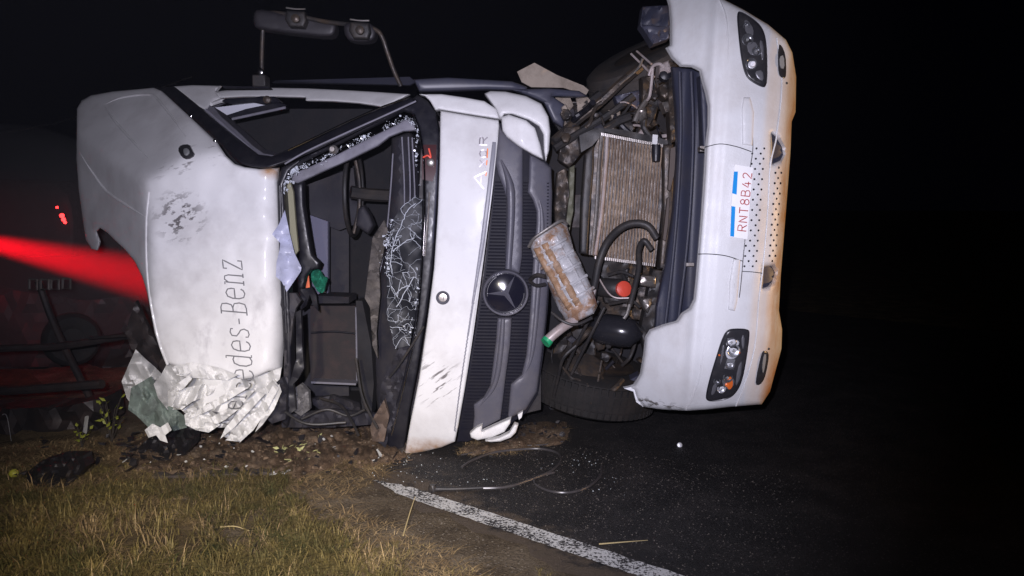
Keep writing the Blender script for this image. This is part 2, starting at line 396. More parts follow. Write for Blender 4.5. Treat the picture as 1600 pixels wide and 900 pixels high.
# ================================================================== GROUND
def ground_mat(name, c1, c2, c3, sc, rough, bump, spk=None, spec=.4, bsc=70, dust=None):
    m = bpy.data.materials.new(name); m.use_nodes = True; N = m.node_tree.nodes; L = m.node_tree.links; b = N['Principled BSDF']
    g = N.new('ShaderNodeNewGeometry')
    def noise(s, d=8, r=.65):
        n = N.new('ShaderNodeTexNoise'); n.inputs['Scale'].default_value = s; n.inputs['Detail'].default_value = d; n.inputs['Roughness'].default_value = r; L.new(g.outputs['Position'], n.inputs['Vector']); return n.outputs[0]
    def rmp(f, els):
        r = N.new('ShaderNodeValToRGB'); e = r.color_ramp.elements; e[0].position, e[0].color = els[0][0], (*els[0][1], 1); e[1].position, e[1].color = els[-1][0], (*els[-1][1], 1)
        for p, c in els[1:-1]:
            x = e.new(p); x.color = (*c, 1)
        L.new(f, r.inputs[0]); return r.outputs[0]
    c = rmp(noise(sc), [(.3, c1), (.5, c2), (.7, c3)])
    fine = rmp(noise(sc * 28, 3, .8), [(.36, (.35, .35, .35)), (.52, (1, 1, 1)), (.66, (1.0, 1.0, 1.0))])
    mx = N.new('ShaderNodeMix'); mx.data_type = 'RGBA'; mx.blend_type = 'MULTIPLY'; mx.inputs[0].default_value = .9; L.new(c, mx.inputs[6]); L.new(fine, mx.inputs[7]); out = mx.outputs[2]
    if spk:
        v = N.new('ShaderNodeTexVoronoi'); v.inputs['Scale'].default_value = spk[0]; L.new(g.outputs['Position'], v.inputs['Vector'])
        sep = N.new('ShaderNodeSeparateColor'); L.new(v.outputs['Color'], sep.inputs[0])
        r = rmp(sep.outputs[0], [(spk[2], (0, 0, 0)), (spk[2] + .02, (1, 1, 1))])
        r2 = rmp(v.outputs['Distance'], [(.25, (1, 1, 1)), (.4, (0, 0, 0))])
        q = N.new('ShaderNodeMix'); q.data_type = 'RGBA'; q.blend_type = 'MULTIPLY'; q.inputs[0].default_value = 1; L.new(r, q.inputs[6]); L.new(r2, q.inputs[7])
        x = N.new('ShaderNodeMix'); x.data_type = 'RGBA'; L.new(q.outputs[2], x.inputs[0]); L.new(out, x.inputs[6]); x.inputs[7].default_value = (*spk[1], 1); out = x.outputs[2]
    if dust:   # soil blown over the strip next to a line (point, normal)
        (px_, py_), (nx_, ny_), wd, dc = dust
        dt = N.new('ShaderNodeVectorMath'); dt.operation = 'DOT_PRODUCT'; L.new(g.outputs['Position'], dt.inputs[0]); dt.inputs[1].default_value = (nx_, ny_, 0)
        a1 = N.new('ShaderNodeMath'); a1.operation = 'SUBTRACT'; L.new(dt.outputs['Value'], a1.inputs[0]); a1.inputs[1].default_value = px_ * nx_ + py_ * ny_
        mr_ = N.new('ShaderNodeMapRange'); L.new(a1.outputs[0], mr_.inputs[0]); mr_.inputs[1].default_value = -.05; mr_.inputs[2].default_value = wd; mr_.inputs[3].default_value = .36; mr_.inputs[4].default_value = -.12
        ad = N.new('ShaderNodeMath'); ad.operation = 'ADD'; L.new(mr_.outputs[0], ad.inputs[0]); L.new(noise(6, 9, .72), ad.inputs[1])
        m3 = N.new('ShaderNodeMapRange'); L.new(ad.outputs[0], m3.inputs[0]); m3.inputs[1].default_value = .58; m3.inputs[2].default_value = .74
        m3.inputs[4].default_value = .85
        x = N.new('ShaderNodeMix'); x.data_type = 'RGBA'; L.new(m3.outputs[0], x.inputs[0]); L.new(out, x.inputs[6]); x.inputs[7].default_value = (*dc, 1); out = x.outputs[2]
    L.new(out, b.inputs['Base Color']); b.inputs['Roughness'].default_value = rough; b.inputs['Specular IOR Level'].default_value = spec
    bp = N.new('ShaderNodeBump'); bp.inputs['Distance'].default_value = bump; L.new(noise(bsc, 6, .75), bp.inputs['Height']); L.new(bp.outputs[0], b.inputs['Normal'])
    return m
EA, EB = np.array(G(560, 735)[:2]), np.array(G(1010, 960)[:2])
_e = (EB - EA) / np.linalg.norm(EB - EA); _n = np.array([-_e[1], _e[0]]); _n = _n if _n[0] > 0 else -_n
asphalt_m = ground_mat('coarse_asphalt', (.013, .012, .013), (.026, .024, .024), (.050, .044, .042), 3, .62, .016, (75, (.12, .105, .10), .80), dust=(tuple(EA), tuple(_n), .55, (.12, .09, .062)))
dirt_m = ground_mat('dry_shoulder_dirt', (.07, .052, .034), (.14, .108, .072), (.23, .185, .13), 2.6, .95, .02, (60, (.30, .26, .20), .9), .2, 40)
verge_m = ground_mat('verge_soil', (.045, .034, .017), (.115, .085, .045), (.24, .175, .095), 3.2, .95, .02, None, .2, 40)

def gsheet(name, x0, x1, y0, y1, nx, ny, zf, m, kind='structure'):
    xs = np.linspace(x0, x1, nx); ys = np.linspace(y0, y1, ny); X, Y = np.meshgrid(xs, ys)
    Z = zf(X.ravel(), Y.ravel()); V = np.c_[X.ravel(), Y.ravel(), Z]
    f = [(j * nx + i, j * nx + i + 1, (j + 1) * nx + i + 1, (j + 1) * nx + i) for j in range(ny - 1) for i in range(nx - 1)]
    return link(name, V, f, m, None, True, 0, kind)
gsheet('ground', -400, 400, -100, 700, 30, 30, lambda x, y: np.full(len(x), -.06), verge_m)
# asphalt edge line on the ground (road lies to its right)
EA, EB = np.array(G(560, 735)[:2]), np.array(G(1010, 960)[:2])
ed = (EB - EA) / np.linalg.norm(EB - EA); en = np.array([-ed[1], ed[0]])
if en[0] < 0: en = -en
def side(x, y): return (x - EA[0]) * en[0] + (y - EA[1]) * en[1]   # >0 on the road
def along(x, y): return (x - EA[0]) * ed[0] + (y - EA[1]) * ed[1]
def strip(name, s0, s1, a0, a1, ns, na, zf, m, edge=0, kind='structure'):
    ss = np.linspace(s0, s1, ns); aa = np.linspace(a0, a1, na); Sg, Ag = np.meshgrid(ss, aa)
    Sg = Sg.copy()
    if edge: Sg[:, 0] += edge * vnoise(aa * 5, aa * 0, 3) + edge * .6 * vnoise(aa * 14, aa * 0, 5)
    X = EA[0] + en[0] * Sg + ed[0] * Ag; Y = EA[1] + en[1] * Sg + ed[1] * Ag
    Z = zf(X.ravel(), Y.ravel(), Sg.ravel())
    f = [(j * ns + i, j * ns + i + 1, (j + 1) * ns + i + 1, (j + 1) * ns + i) for j in range(na - 1) for i in range(ns - 1)]
    return link(name, np.c_[X.ravel(), Y.ravel(), Z], f, m, None, True, 0, kind)
strip('road', -.02, 9.5, -60, 60, 40, 1200, lambda x, y, s: np.full(len(x), 0.0), asphalt_m, .14)
def verge_z(x, y):
    s = side(x, y)
    k = np.clip(-s / .5, 0, 1)
    near = np.clip((np.hypot(x, y) < 60) * 1.0, 0, 1)
    return -.020 + .022 * k + near * (.045 * k * vnoise(x * 1.3, y * 1.3, 4) + .03 * k * vnoise(x * 4.1, y * 4.1, 6) + .014 * vnoise(x * 13, y * 13, 8) * np.clip(k + .3, 0, 1))
X0 = -3.2
strip('dirt_shoulder', -1.05, .12, -14, 9, 70, 900, lambda x, y, s: verge_z(x, y) + .006, dirt_m)
strip('verge', -9.0, -.95, -14, 9, 230, 420, lambda x, y, s: verge_z(x, y), verge_m)

# painted edge line, worn into chips
LA, LB = np.array(G(592, 754)[:2]), np.array(G(1008, 893)[:2])
ld = (LB - LA) / np.linalg.norm(LB - LA); ln = np.array([-ld[1], ld[0]])
def line_material():
    m = bpy.data.materials.new('worn_line_paint'); m.use_nodes = True; N = m.node_tree.nodes; L = m.node_tree.links; b = N['Principled BSDF']
    g = N.new('ShaderNodeNewGeometry'); n = N.new('ShaderNodeTexNoise'); n.inputs['Scale'].default_value = 75; n.inputs['Detail'].default_value = 5; n.inputs['Roughness'].default_value = .65; L.new(g.outputs['Position'], n.inputs[0])
    n2 = N.new('ShaderNodeTexNoise'); n2.inputs['Scale'].default_value = 5; n2.inputs['Detail'].default_value = 4; L.new(g.outputs['Position'], n2.inputs[0])
    a = N.new('ShaderNodeMath'); a.operation = 'MULTIPLY_ADD'; L.new(n2.outputs[0], a.inputs[0]); a.inputs[1].default_value = .45; L.new(n.outputs[0], a.inputs[2])
    r = N.new('ShaderNodeValToRGB'); e = r.color_ramp.elements; e[0].position = .685; e[0].color = (.03, .028, .028, 1); e[1].position = .735; e[1].color = (.62, .62, .60, 1); L.new(a.outputs[0], r.inputs[0])
    L.new(r.outputs[0], b.inputs['Base Color']); b.inputs['Roughness'].default_value = .7
    bp = N.new('ShaderNodeBump'); bp.inputs['Distance'].default_value = .004; L.new(a.outputs[0], bp.inputs['Height']); L.new(bp.outputs[0], b.inputs['Normal'])
    return m
def line_strip():
    aa = np.linspace(-.05, 30, 900); w = .068
    v = []; 
    for a in aa:
        c = LA + ld * a
        t = min(1, (a + .05) / .30)
        for k, sg in enumerate((-1, 1)):
            j = .010 * float(vnoise(np.array([a * 22.]), np.array([k * 9.]), 11)[0])
            p = c + ln * sg * (w * (.06 + .94 * t) * (1 + (1 - t) * 2.2 * float(vnoise(np.array([a * 31.]), np.array([k * 5.]), 13)[0])) + j); v.append((p[0], p[1], .005))
    f = [(2 * i, 2 * i + 1, 2 * i + 3, 2 * i + 2) for i in range(len(aa) - 1)]
    return link('lane_marking', v, f, line_material(), None, False, 0, 'structure')
line_strip()

# ------------------------------------------------------------------ grass, straw, gravel (stuff)
def blades(name, pts, hmin, hmax, w, lean, m, flat=0):
    v = []; f = []
    for (x, y, z) in pts:
        a = random.uniform(0, 2 * math.pi); h = random.uniform(hmin, hmax) * random.uniform(.6, 1.2)
        ln_ = random.uniform(.3, 1) * lean; d = Vector((math.cos(a), math.sin(a), 0)); s = Vector((-d.y, d.x, 0)) * w * random.uniform(.6, 1.4)
        p0 = Vector((x, y, z - .005)); lift = 1 - flat * random.uniform(.8, 1)
        p1 = p0 + d * h * ln_ * .35 + Vector((0, 0, h * .55 * lift)); p2 = p0 + d * h * ln_ + Vector((0, 0, h * lift * (1 - .35 * ln_)))
        k = len(v); v += [p0 - s, p0 + s, p1 + s * .8, p1 - s * .8, p2]; f += [(k, k + 1, k + 2, k + 3), (k + 3, k + 2, k + 4)]
    o = link(name, [tuple(q) for q in v], f, m, None, False, 0, 'stuff'); return o
def scatter(n, poly_px, dens=None, seed=0):
    """points on the verge inside a polygon given in photo pixels"""
    out = []; poly = np.array([G(*q)[:2] for q in poly_px]); a, b = poly.min(0), poly.max(0); r = np.random.RandomState(seed)
    while len(out) < n:
        q = r.uniform(a, b, (4000, 2)); q = q[inside(poly, q)]
        if dens is not None:
            dd = vnoise(q[:, 0] * dens[0], q[:, 1] * dens[0], dens[1]) + .5 * vnoise(q[:, 0] * dens[0] * 2.7, q[:, 1] * dens[0] * 2.7, dens[1] + 1)
            q = q[dd + r.uniform(-.12, .12, len(q)) > dens[2]]
        z = verge_z(q[:, 0], q[:, 1]); z = np.where(side(q[:, 0], q[:, 1]) > 0, 0.0, z)
        out += [(x, y, c) for (x, y), c in zip(q.tolist(), z.tolist())]
    return out[:n]
gm1 = mat('grass_green', (.046, .052, .013), .8, 0, (.13, .095, .030), .95, 5, .36, .6)
gm2 = mat('grass_yellow', (.21, .16, .055), .7, 0, (.09, .075, .02), .8, 6, .4, .65)
gm3 = mat('dry_straw', (.36, .26, .13), .7, 0, (.12, .075, .035), .8, 6, .4, .65)
VER = [(-160, 960), (-160, 735), (120, 725), (350, 745), (470, 770), (540, 830), (610, 870), (660, 960)]
HOT = [(330, 960), (330, 860), (420, 820), (560, 840), (620, 890), (640, 960)]
blades('grass', scatter(7000, VER, (1.9, 21, .24), 1), .03, .09, .0026, 1.6, gm1, .35)
blades('yellow_grass', scatter(6500, VER, (1.8, 31, .18), 2), .04, .11, .0024, 1.6, gm2, .55)
def tufts(name, n, poly, r, hmin, hmax, w, m, seed, dens=None, k=(18, 46)):
    random.seed(seed); out = []
    for (x, y, z) in scatter(n, poly, dens, seed):
        rr = r * random.uniform(.4, 1.3)
        for _ in range(random.randint(*k)): out.append((x + random.gauss(0, rr), y + random.gauss(0, rr), z))
    blades(name, out, hmin, hmax, w, 1.3, m, .15)
GR = [(-100, 960), (-60, 790), (200, 765), (330, 770), (440, 790), (560, 850), (650, 960)]
tufts('grass_tufts', 150, GR, .035, .07, .17, .0026, gm1, 61, (1.6, 44, -.05))
tufts('yellow_grass_tufts', 90, GR, .03, .06, .15, .0028, gm2, 62, (1.6, 48, -.05))
tufts('dark_grass_tufts', 60, [(300, 800), (310, 740), (440, 745), (470, 800)], .035, .06, .14, .0026, gm1, 63)
tufts('straw_tufts', 90, [(-100, 960), (-60, 720), (300, 740), (560, 800), (700, 960)], .04, .06, .16, .0022, gm3, 64, None, (8, 22))
blades('straw_litter', scatter(30000, [(-160, 960), (-160, 700), (170, 680), (620, 690), (600, 745), (520, 790), (700, 860), (800, 930), (700, 970)], (2.1, 51, -.20), 4), .05, .16, .0026, 1.6, gm3, .88)
blades('broad_grass', scatter(2200, [(-100, 960), (-60, 800), (200, 770), (420, 800), (560, 850), (650, 960)], (2.0, 44, -.02), 12), .08, .17, .0036, 1.5, gm2, .45)
blades('straw_under_cab', scatter(7000, [(190, 745), (190, 690), (330, 665), (620, 690), (640, 715), (520, 735)], None, 5), .03, .10, .0022, 1.4, gm3, .85)
blades('straw_by_grille', scatter(2600, [(715, 712), (735, 684), (830, 668), (885, 668), (880, 690), (800, 712)], None, 6), .03, .10, .002, 1.3, gm3, .8)
blades('sparse_shoulder_grass', scatter(1700, [(600, 960), (560, 850), (700, 850), (860, 890), (960, 960)], (2.7, 61, .05), 7), .02, .06, .002, 1.2, gm2, .3)
def pebbles(name, pts, rmin, rmax, m):
    v = []; f = []
    for (x, y, z) in pts:
        r = random.uniform(rmin, rmax); k = len(v); a = random.uniform(0, 6.3)
        q = [(1, 0, 0), (0, 1, 0), (-1, 0, 0), (0, -1, 0), (0, 0, .8), (0, 0, -.5)]
        for (i, j, l) in q:
            s = r * random.uniform(.6, 1.2); v.append((x + (i * math.cos(a) - j * math.sin(a)) * s, y + (i * math.sin(a) + j * math.cos(a)) * s, z + l * s + r * .2))
        for t in ((0, 1, 4), (1, 2, 4), (2, 3, 4), (3, 0, 4), (1, 0, 5), (2, 1, 5), (3, 2, 5), (0, 3, 5)): f.append(tuple(k + i for i in t))
    return link(name, v, f, m, None, False, 0, 'stuff')
stone_m = mat('grey_gravel', (.15, .13, .11), .8, 0, (.06, .05, .04), .7, 30)
glass_bit = mat('glass_crumbs', (.55, .60, .62), .15, spec=1)
pebbles('gravel', scatter(5200, [(430, 760), (560, 740), (1010, 960), (560, 960), (480, 840)], (3, 71, -.1), 8), .002, .009, stone_m)
pebbles('gravel_on_road', scatter(1700, [(600, 735), (820, 690), (1250, 740), (1250, 960), (1000, 900)], None, 9), .0015, .0055, stone_m)
pebbles('glass_crumbs', scatter(170, [(430, 740), (440, 690), (640, 705), (900, 690), (1050, 780), (700, 760)], (3, 81, .0), 10), .002, .006, glass_bit)
clod = mat('soil_clods', (.10, .065, .04), .95, bump=.004, bscale=60)
pebbles('soil_clods', scatter(1500, [(180, 740), (200, 680), (620, 690), (640, 715), (560, 760), (400, 760)], (2.5, 91, -.05), 11), .004, .022, clod)

def Yz(x, y, z):
    cx = (np.asarray(x, float) - 800) / F; cy = (450 - np.asarray(y, float)) / F; return (z - CAM_H) / (-sp + cy * cp) * (cp + cy * sp)
soil_m = ground_mat('pushed_up_soil', (.07, .045, .028), (.14, .095, .062), (.25, .19, .135), 5, .95, .02, (55, (.34, .28, .2), .9), .2, 45)
def mound(name, o, zf, seed):
    o2 = np.array(o, float)
    def D(x, y):
        p = np.stack([np.asarray(x, float), np.asarray(y, float)], 1); d = np.clip(dist(o2, p) / 14, 0, 1)
        z = -.012 + zf * d * (1 + 1.0 * vnoise(p[:, 0] / 11, p[:, 1] / 6, seed) + .6 * vnoise(p[:, 0] / 4, p[:, 1] / 3, seed + 1)); return Yz(p[:, 0], p[:, 1], z)
    ob = sheet(name, o, D, soil_m, None, step=3.2, thick=.05, push=(0, 0, -1), angle=0); ob['kind'] = 'structure'; return ob
mound('soil', [(190, 700), (230, 672), (300, 668), (380, 668), (440, 652), (520, 650), (600, 655), (630, 690), (640, 716), (600, 728), (540, 722), (470, 748), (400, 742), (300, 748), (210, 742)], .055, 3)
mound('soil', [(706, 712), (722, 692), (770, 680), (830, 655), (890, 655), (900, 680), (878, 698), (820, 706), (760, 716)], .035, 6)

# ================================================================== THE TRUCK
TB = (-0.3, 5.5, 0.0)
truck = thing('overturned_truck', 'white truck lying on its side with smashed windscreen and exposed engine', 'truck', TB)

# ---- high roof: three faces meeting in rounded edges
def smax(*a, k=28.0):
    m = np.max(a, 0); return m + np.log(sum(np.exp(k * (q - m)) for q in a)) / k
def DR(x, y):
    x = np.asarray(x, float); y = np.asarray(y, float)
    Fp = 5.06 + .0002 * (x - 300) + .00010 * (500 - y)
    xc = 232 + (y - 290) * .045
    Tp = 5.05 + (xc - x) * .0098
    yc = 288 - (x - 232) * .13
    Ap = 5.05 + (yc - y) * .0072 + np.clip(232 - x, -60, 200) * .0034
    Rr = 5.06 + np.clip(x - 405, 0, 60) ** 2 * .00012
    return smax(Fp, Tp, Ap, Rr)
DR0 = DR
def DR(x, y):
    x = np.asarray(x, float); y = np.asarray(y, float)
    return DR0(x, y) + .028 * (vnoise(x / 34, y / 34, 3) + .5 * vnoise(x / 34 * 2.3, y / 34 * 2.3, 4))
roof_o = [(120, 170), (127, 157), (142, 149), (175, 143), (240, 137), (252, 142), (275, 163), (300, 186), (320, 205), (338, 222), (352, 243), (366, 256), (382, 261), (405, 264), (436, 262),
          (434, 285), (437, 330), (440, 400), (444, 470), (444, 530), (440, 577), (420, 580), (398, 590), (372, 594), (350, 588), (318, 580), (300, 582), (278, 574), (262, 568),
          (250, 545), (241, 520), (236, 490), (229, 455), (222, 432), (210, 408), (196, 391), (180, 376), (168, 364), (156, 356), (150, 362), (156, 378), (152, 391), (143, 389), (134, 375), (129, 345), (123, 300), (119, 250)]
roof = sheet('roof_shell', roof_o, DR, white, truck, step=8, thick=.012, roll=.035, rollw=6, angle=62)
# raised panel edges on the roof side
for q in ([(163, 164, 0), (190, 153, 0), (228, 148, 0), (244, 153, 0), (268, 182, 0), (292, 216, 0)], [(163, 165, 0), (180, 190, 0), (205, 218, 0), (236, 252, 0)], [(124, 237, 0), (145, 270, 0), (168, 300, 0), (200, 322, 0), (229, 340, 0)]):
    c = catmull([(a, b) for a, b, _ in q], 8); Y = DR(c[:, 0], c[:, 1]); m = MB(); m.tube(PN(c, Y + .004), .011, 8, False, rs=[.002, .011, .012, .011, .002]); m.build('pressed_ridge', white, roof)
# edge bead between front face and side
c = catmull([(233, 300), (229, 350), (230, 420), (237, 480), (249, 535), (262, 570)], 8); MB().tube(PN(c, DR(c[:, 0], c[:, 1]) + .004), .009, 8, False).build('pressed_ridge', white, roof)
# marker lamp
ml = sheet('marker_lamp', [(277, 233), (283, 226), (296, 225), (300, 234), (305, 243), (293, 250), (284, 246)], lambda x, y: DR(x, y) - .03, lamp_black, truck, step=4, thick=.05, sm=1, roll=.02, rollw=4)
sheet('lamp_lens', [(286, 232), (293, 231), (297, 238), (292, 244), (287, 241)], lambda x, y: DR(x, y) - .045, cloudy, ml, step=3, thick=.03, sm=1, roll=.01, rollw=3)
for (bx, by) in ((298, 181), (336, 220)):
    MB().lathe(P(bx, by, float(DR(np.array([bx]), np.array([by]))[0]) - .012), (0, -1, .2), [(.012, 0), (.011, .008), (.004, .012)], 10).build('bolt', chrome, roof)
# lettering on the front of the roof: baseline runs bottom to top
def letters(word, start, end, cap, gap, upv, D, m, parent, w=2.1, scale=None):
    s = np.array(start, float); e = np.array(end, float); tot = sum(GL[c][0] + gap for c in word) - gap
    u = (e - s) / tot; x = 0; up = np.array(upv, float)
    for ch in word:
        g = glyph(ch, s + u * x, u, up * cap, w, D, .004)
        g.build('letter', m, parent, smooth=False); x += GL[ch][0] + gap
letters('edes-Benz', (397, 596), (377, 407), 40, .105, (-1, -.085), DR, letter_m, roof, 2.0)

# ---- crumpled lower corner of the roof
CR = []
def folds(outline, sp_, ang, seed):
    # creased sheet: straight folds between scattered points, longer along one direction
    rr = np.random.RandomState(seed); o = np.array(outline, float); a, b = o.min(0) - 30, o.max(0) + 30
    n = int((b - a).prod() / (sp_ * sp_ * 1.7)) + 12
    d = np.array([math.cos(ang), math.sin(ang)]); e = np.array([-d[1], d[0]]); c0 = (a + b) / 2; rad = np.hypot(*(b - a)) / 2 + 10
    st = 1.7; q = np.c_[rr.uniform(-rad / st, rad / st, int(n * 2.2)), rr.uniform(-rad, rad, int(n * 2.2))]
    q = np.r_[q, [(-3 * rad, -3 * rad), (3 * rad, -3 * rad), (3 * rad, 3 * rad), (-3 * rad, 3 * rad)]]; v = rr.uniform(-1, 1, len(q))
    t = delaunay_2d_cdt([Vector(k) for k in q.tolist()], [], [], 0, 1e-5); V = np.array([tuple(k) for k in t[0]]); T = [f for f in t[2] if len(f) == 3]; v = v[:len(V)] if len(V) <= len(v) else np.r_[v, np.zeros(len(V) - len(v))]
    def f(x, y):
        p = np.c_[x, y] - c0; p = np.c_[(p @ d) / st, p @ e]; out = np.zeros(len(p))
        for (i, j, k) in T:
            A, B, C = V[i], V[j], V[k]; den = (B[1] - C[1]) * (A[0] - C[0]) + (C[0] - B[0]) * (A[1] - C[1])
            if abs(den) < 1e-9: continue
            l1 = ((B[1] - C[1]) * (p[:, 0] - C[0]) + (C[0] - B[0]) * (p[:, 1] - C[1])) / den
            l2 = ((C[1] - A[1]) * (p[:, 0] - C[0]) + (A[0] - C[0]) * (p[:, 1] - C[1])) / den; l3 = 1 - l1 - l2
            m_ = (l1 >= -1e-6) & (l2 >= -1e-6) & (l3 >= -1e-6); out[m_] = (l1 * v[i] + l2 * v[j] + l3 * v[k])[m_]
        return out
    return f
def crumple(name, outline, Y0, gx, gy, amp, sc, seed, m, step=6, thick=.004, ang=.9):
    fs = [folds(outline, sc * 1.25, ang, seed), folds(outline, sc * .62, ang + .5, seed + 50)]
    def D(x, y):
        x = np.asarray(x, float); y = np.asarray(y, float)
        return Y0 + gx * (x - 300) + gy * (y - 600) + amp * (.40 * fs[0](x, y) + .17 * fs[1](x, y) + .3)
    CR.append(D)
    return sheet(name, outline, D, m, truck, step=step, thick=thick, angle=18)
crumple('crumpled_roof_corner', [(262, 566), (280, 572), (318, 579), (350, 586), (372, 592), (400, 588), (440, 574), (436, 600), (425, 622), (408, 650), (395, 668), (372, 672), (350, 662), (330, 672), (318, 655), (296, 652), (283, 640), (262, 640), (247, 622), (240, 600), (252, 585)], 5.0, .0003, -.0004, .34, 21, 5, torn, 3.5)
crumple('torn_roof_flap', [(212, 546), (226, 560), (240, 572), (252, 584), (247, 604), (232, 612), (222, 632), (212, 640), (198, 622), (190, 596), (200, 572)], 5.08, -.002, 0, .30, 18, 8, torn, 3.5, ang=.3)
crumple('torn_roof_flap', [(372, 640), (405, 614), (428, 592), (436, 604), (420, 640), (400, 664), (372, 690), (348, 682)], 4.93, 0, -.0008, .17, 11, 15, torn, 3, ang=.6)
crumple('torn_roof_flap', [(352, 688), (374, 690), (398, 668), (414, 640), (410, 636), (380, 655)], 4.90, 0, 0, .08, 6, 18, torn, 3, ang=.6)
crumple('torn_roof_flap', [(292, 640), (330, 628), (372, 612), (398, 610), (372, 640), (352, 668), (322, 668), (300, 662)], 4.88, 0, 0, .26, 13, 21, torn, 3, ang=1.2)
crumple('torn_lining', [(205, 606), (236, 588), (262, 630), (288, 650), (292, 668), (262, 676), (232, 668), (214, 650), (200, 640)], 5.16, 0, 0, .16, 12, 11, torn_grey, 4)
crumple('torn_roof_flap', [(272, 572), (300, 566), (340, 574), (372, 586), (356, 594), (322, 592), (296, 590), (276, 586)], 4.93, .0002, 0, .10, 9, 33, torn, 3, ang=.4)
crumple('torn_roof_flap', [(262, 610), (290, 606), (318, 600), (346, 604), (330, 616), (300, 628), (284, 640), (262, 634)], 4.92, .0002, 0, .16, 10, 36, torn, 3, ang=1.9)
crumple('torn_roof_flap', [(288, 648), (300, 640), (312, 648), (330, 650), (344, 664), (326, 676), (306, 672), (290, 664)], 4.84, 0, 0, .14, 8, 39, torn, 3, ang=.1)
crumple('torn_paint_scrap', [(226, 672), (238, 662), (250, 668), (262, 660), (268, 672), (258, 680), (262, 692), (250, 688), (244, 680), (232, 684)], 4.85, 0, 0, .07, 8, 13, torn, 3)
# pointed folds of sheet metal, one over the other
for k, (o, Y) in enumerate(([([(428, 600), (436, 606), (418, 640), (396, 672), (374, 692), (384, 668), (404, 638)], 4.84), ([(402, 612), (414, 616), (392, 640), (366, 668), (344, 686), (352, 668), (378, 638)], 4.82),
                            ([(436, 600), (440, 612), (428, 640), (410, 664), (398, 676), (410, 650), (424, 624)], 4.88), ([(372, 604), (388, 606), (352, 628), (318, 646), (296, 654), (304, 644), (340, 622)], 4.84),
                            ([(268, 574), (292, 572), (300, 580), (292, 586), (274, 584)], 4.90), ([(276, 600), (296, 586), (300, 592), (286, 608), (276, 612)], 4.84), ([(330, 652), (352, 640), (372, 640), (352, 656), (336, 664)], 4.80)])):
    crumple('folded_strip', o, Y, 0, 0, .09, 9, 60 + k, torn, 3, ang=.95)
# letters left on the crumpled part
letters('M', (366, 668), (356, 646), 26, .1, (-1, -.25), lambda x, y: CR[4](x, y) - .01, letter_m, truck, 1.8)
letters('erc', (376, 640), (394, 598), 30, .1, (-1, -.05), lambda x, y: CR[4](x, y) - .01, letter_m, truck, 1.8)

# ---- dark backing inside the cab (floor, rear wall, side walls)
def slab(name, pts3, th, m, parent, d=(0, 1, 0)):
    n = len(pts3); A = np.array(pts3); B = A + np.array(d) * th
    f = [tuple(range(n)), tuple(range(n, 2 * n))[::-1]] + [(i, n + i, n + (i + 1) % n, (i + 1) % n) for i in range(n)]
    return link(name, np.r_[A, B], f, m, parent, False)
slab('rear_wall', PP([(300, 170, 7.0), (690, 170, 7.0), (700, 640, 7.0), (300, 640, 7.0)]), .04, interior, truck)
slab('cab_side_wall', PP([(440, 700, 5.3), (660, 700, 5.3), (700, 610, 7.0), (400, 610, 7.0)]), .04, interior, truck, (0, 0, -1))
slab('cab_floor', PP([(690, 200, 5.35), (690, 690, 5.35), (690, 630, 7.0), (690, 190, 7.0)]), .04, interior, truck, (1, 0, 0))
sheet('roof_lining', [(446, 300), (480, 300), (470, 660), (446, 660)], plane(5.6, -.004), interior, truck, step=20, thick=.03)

# ---- door window opening: frame pieces of the upper door
DD = tps([(270, 135, 6.35), (330, 140, 6.3), (640, 148, 5.45), (480, 145, 5.9), (345, 160, 6.15), (430, 235, 5.35), (390, 255, 5.3), (320, 205, 5.75), (600, 165, 5.5)])
sheet('door_top_rail', [(335, 143), (372, 139), (420, 137), (480, 138), (560, 142), (640, 147), (600, 167), (560, 161), (520, 158), (478, 157), (478, 152), (436, 151), (380, 151), (345, 153)], DD, white, truck, step=9, thick=.05, roll=.02, rollw=4)
sheet('door_rear_pillar', [(271, 135), (300, 133), (344, 134), (336, 143), (345, 153), (330, 160), (322, 172), (308, 165)], DD, white, truck, step=8, thick=.04, roll=.02, rollw=4)
sheet('inner_door_lining', [(309, 164), (324, 168), (331, 160), (348, 155), (352, 160), (334, 168), (345, 182), (372, 206), (395, 228), (412, 240), (430, 243), (412, 247), (400, 243), (378, 222), (350, 196), (324, 176)], lambda x, y: DD(x, y) + .03, pillar_grey, truck, step=5, thick=.03)
sheet('window_seal', [(336, 167), (350, 178), (380, 203), (412, 232), (440, 242), (428, 250), (408, 246), (380, 222), (350, 194), (330, 174)], lambda x, y: DD(x, y) + .06, interior2, truck, step=5, thick=.03)
hose('window_bead', [(322, 172, 5.72), (350, 196, 5.62), (380, 222, 5.48), (404, 243, 5.36), (420, 246, 5.32)], .012, pillar_grey, truck)
hose('window_bead', [(330, 163, 5.9), (345, 158, 6.0), (352, 157, 6.0)], .014, white, truck)
# wind deflector / quarter light pieces
sheet('quarter_light', [(336, 168), (395, 161), (434, 160), (438, 163), (385, 171), (355, 180)], plane(5.85, -.001, 0, 380), mat('pale_quarter_light', (.55, .56, .62), .3), truck, step=6, thick=.012)
sheet('quarter_light_frame', [(354, 180), (385, 170), (434, 160), (447, 164), (440, 170), (395, 179), (365, 187)], plane(5.83, -.001, 0, 380), black_trim, truck, step=5, thick=.02)
hose('quarter_light_bead', [(363, 186, 5.8), (400, 178, 5.77), (446, 168, 5.72)], .010, pillar_grey, truck)
sheet('door_mirror_foot', [(346, 158), (352, 154), (400, 152), (408, 150), (430, 151), (440, 160), (410, 163), (395, 160), (362, 163)], plane(5.80, -.001, 0, 380), black_trim, truck, step=5, thick=.04, roll=.01, rollw=4)
sheet('door_mirror_foot', [(346, 134), (378, 135), (420, 135), (422, 138), (350, 138)], plane(5.85, -.001, 0, 380), black_trim, truck, step=5, thick=.05)
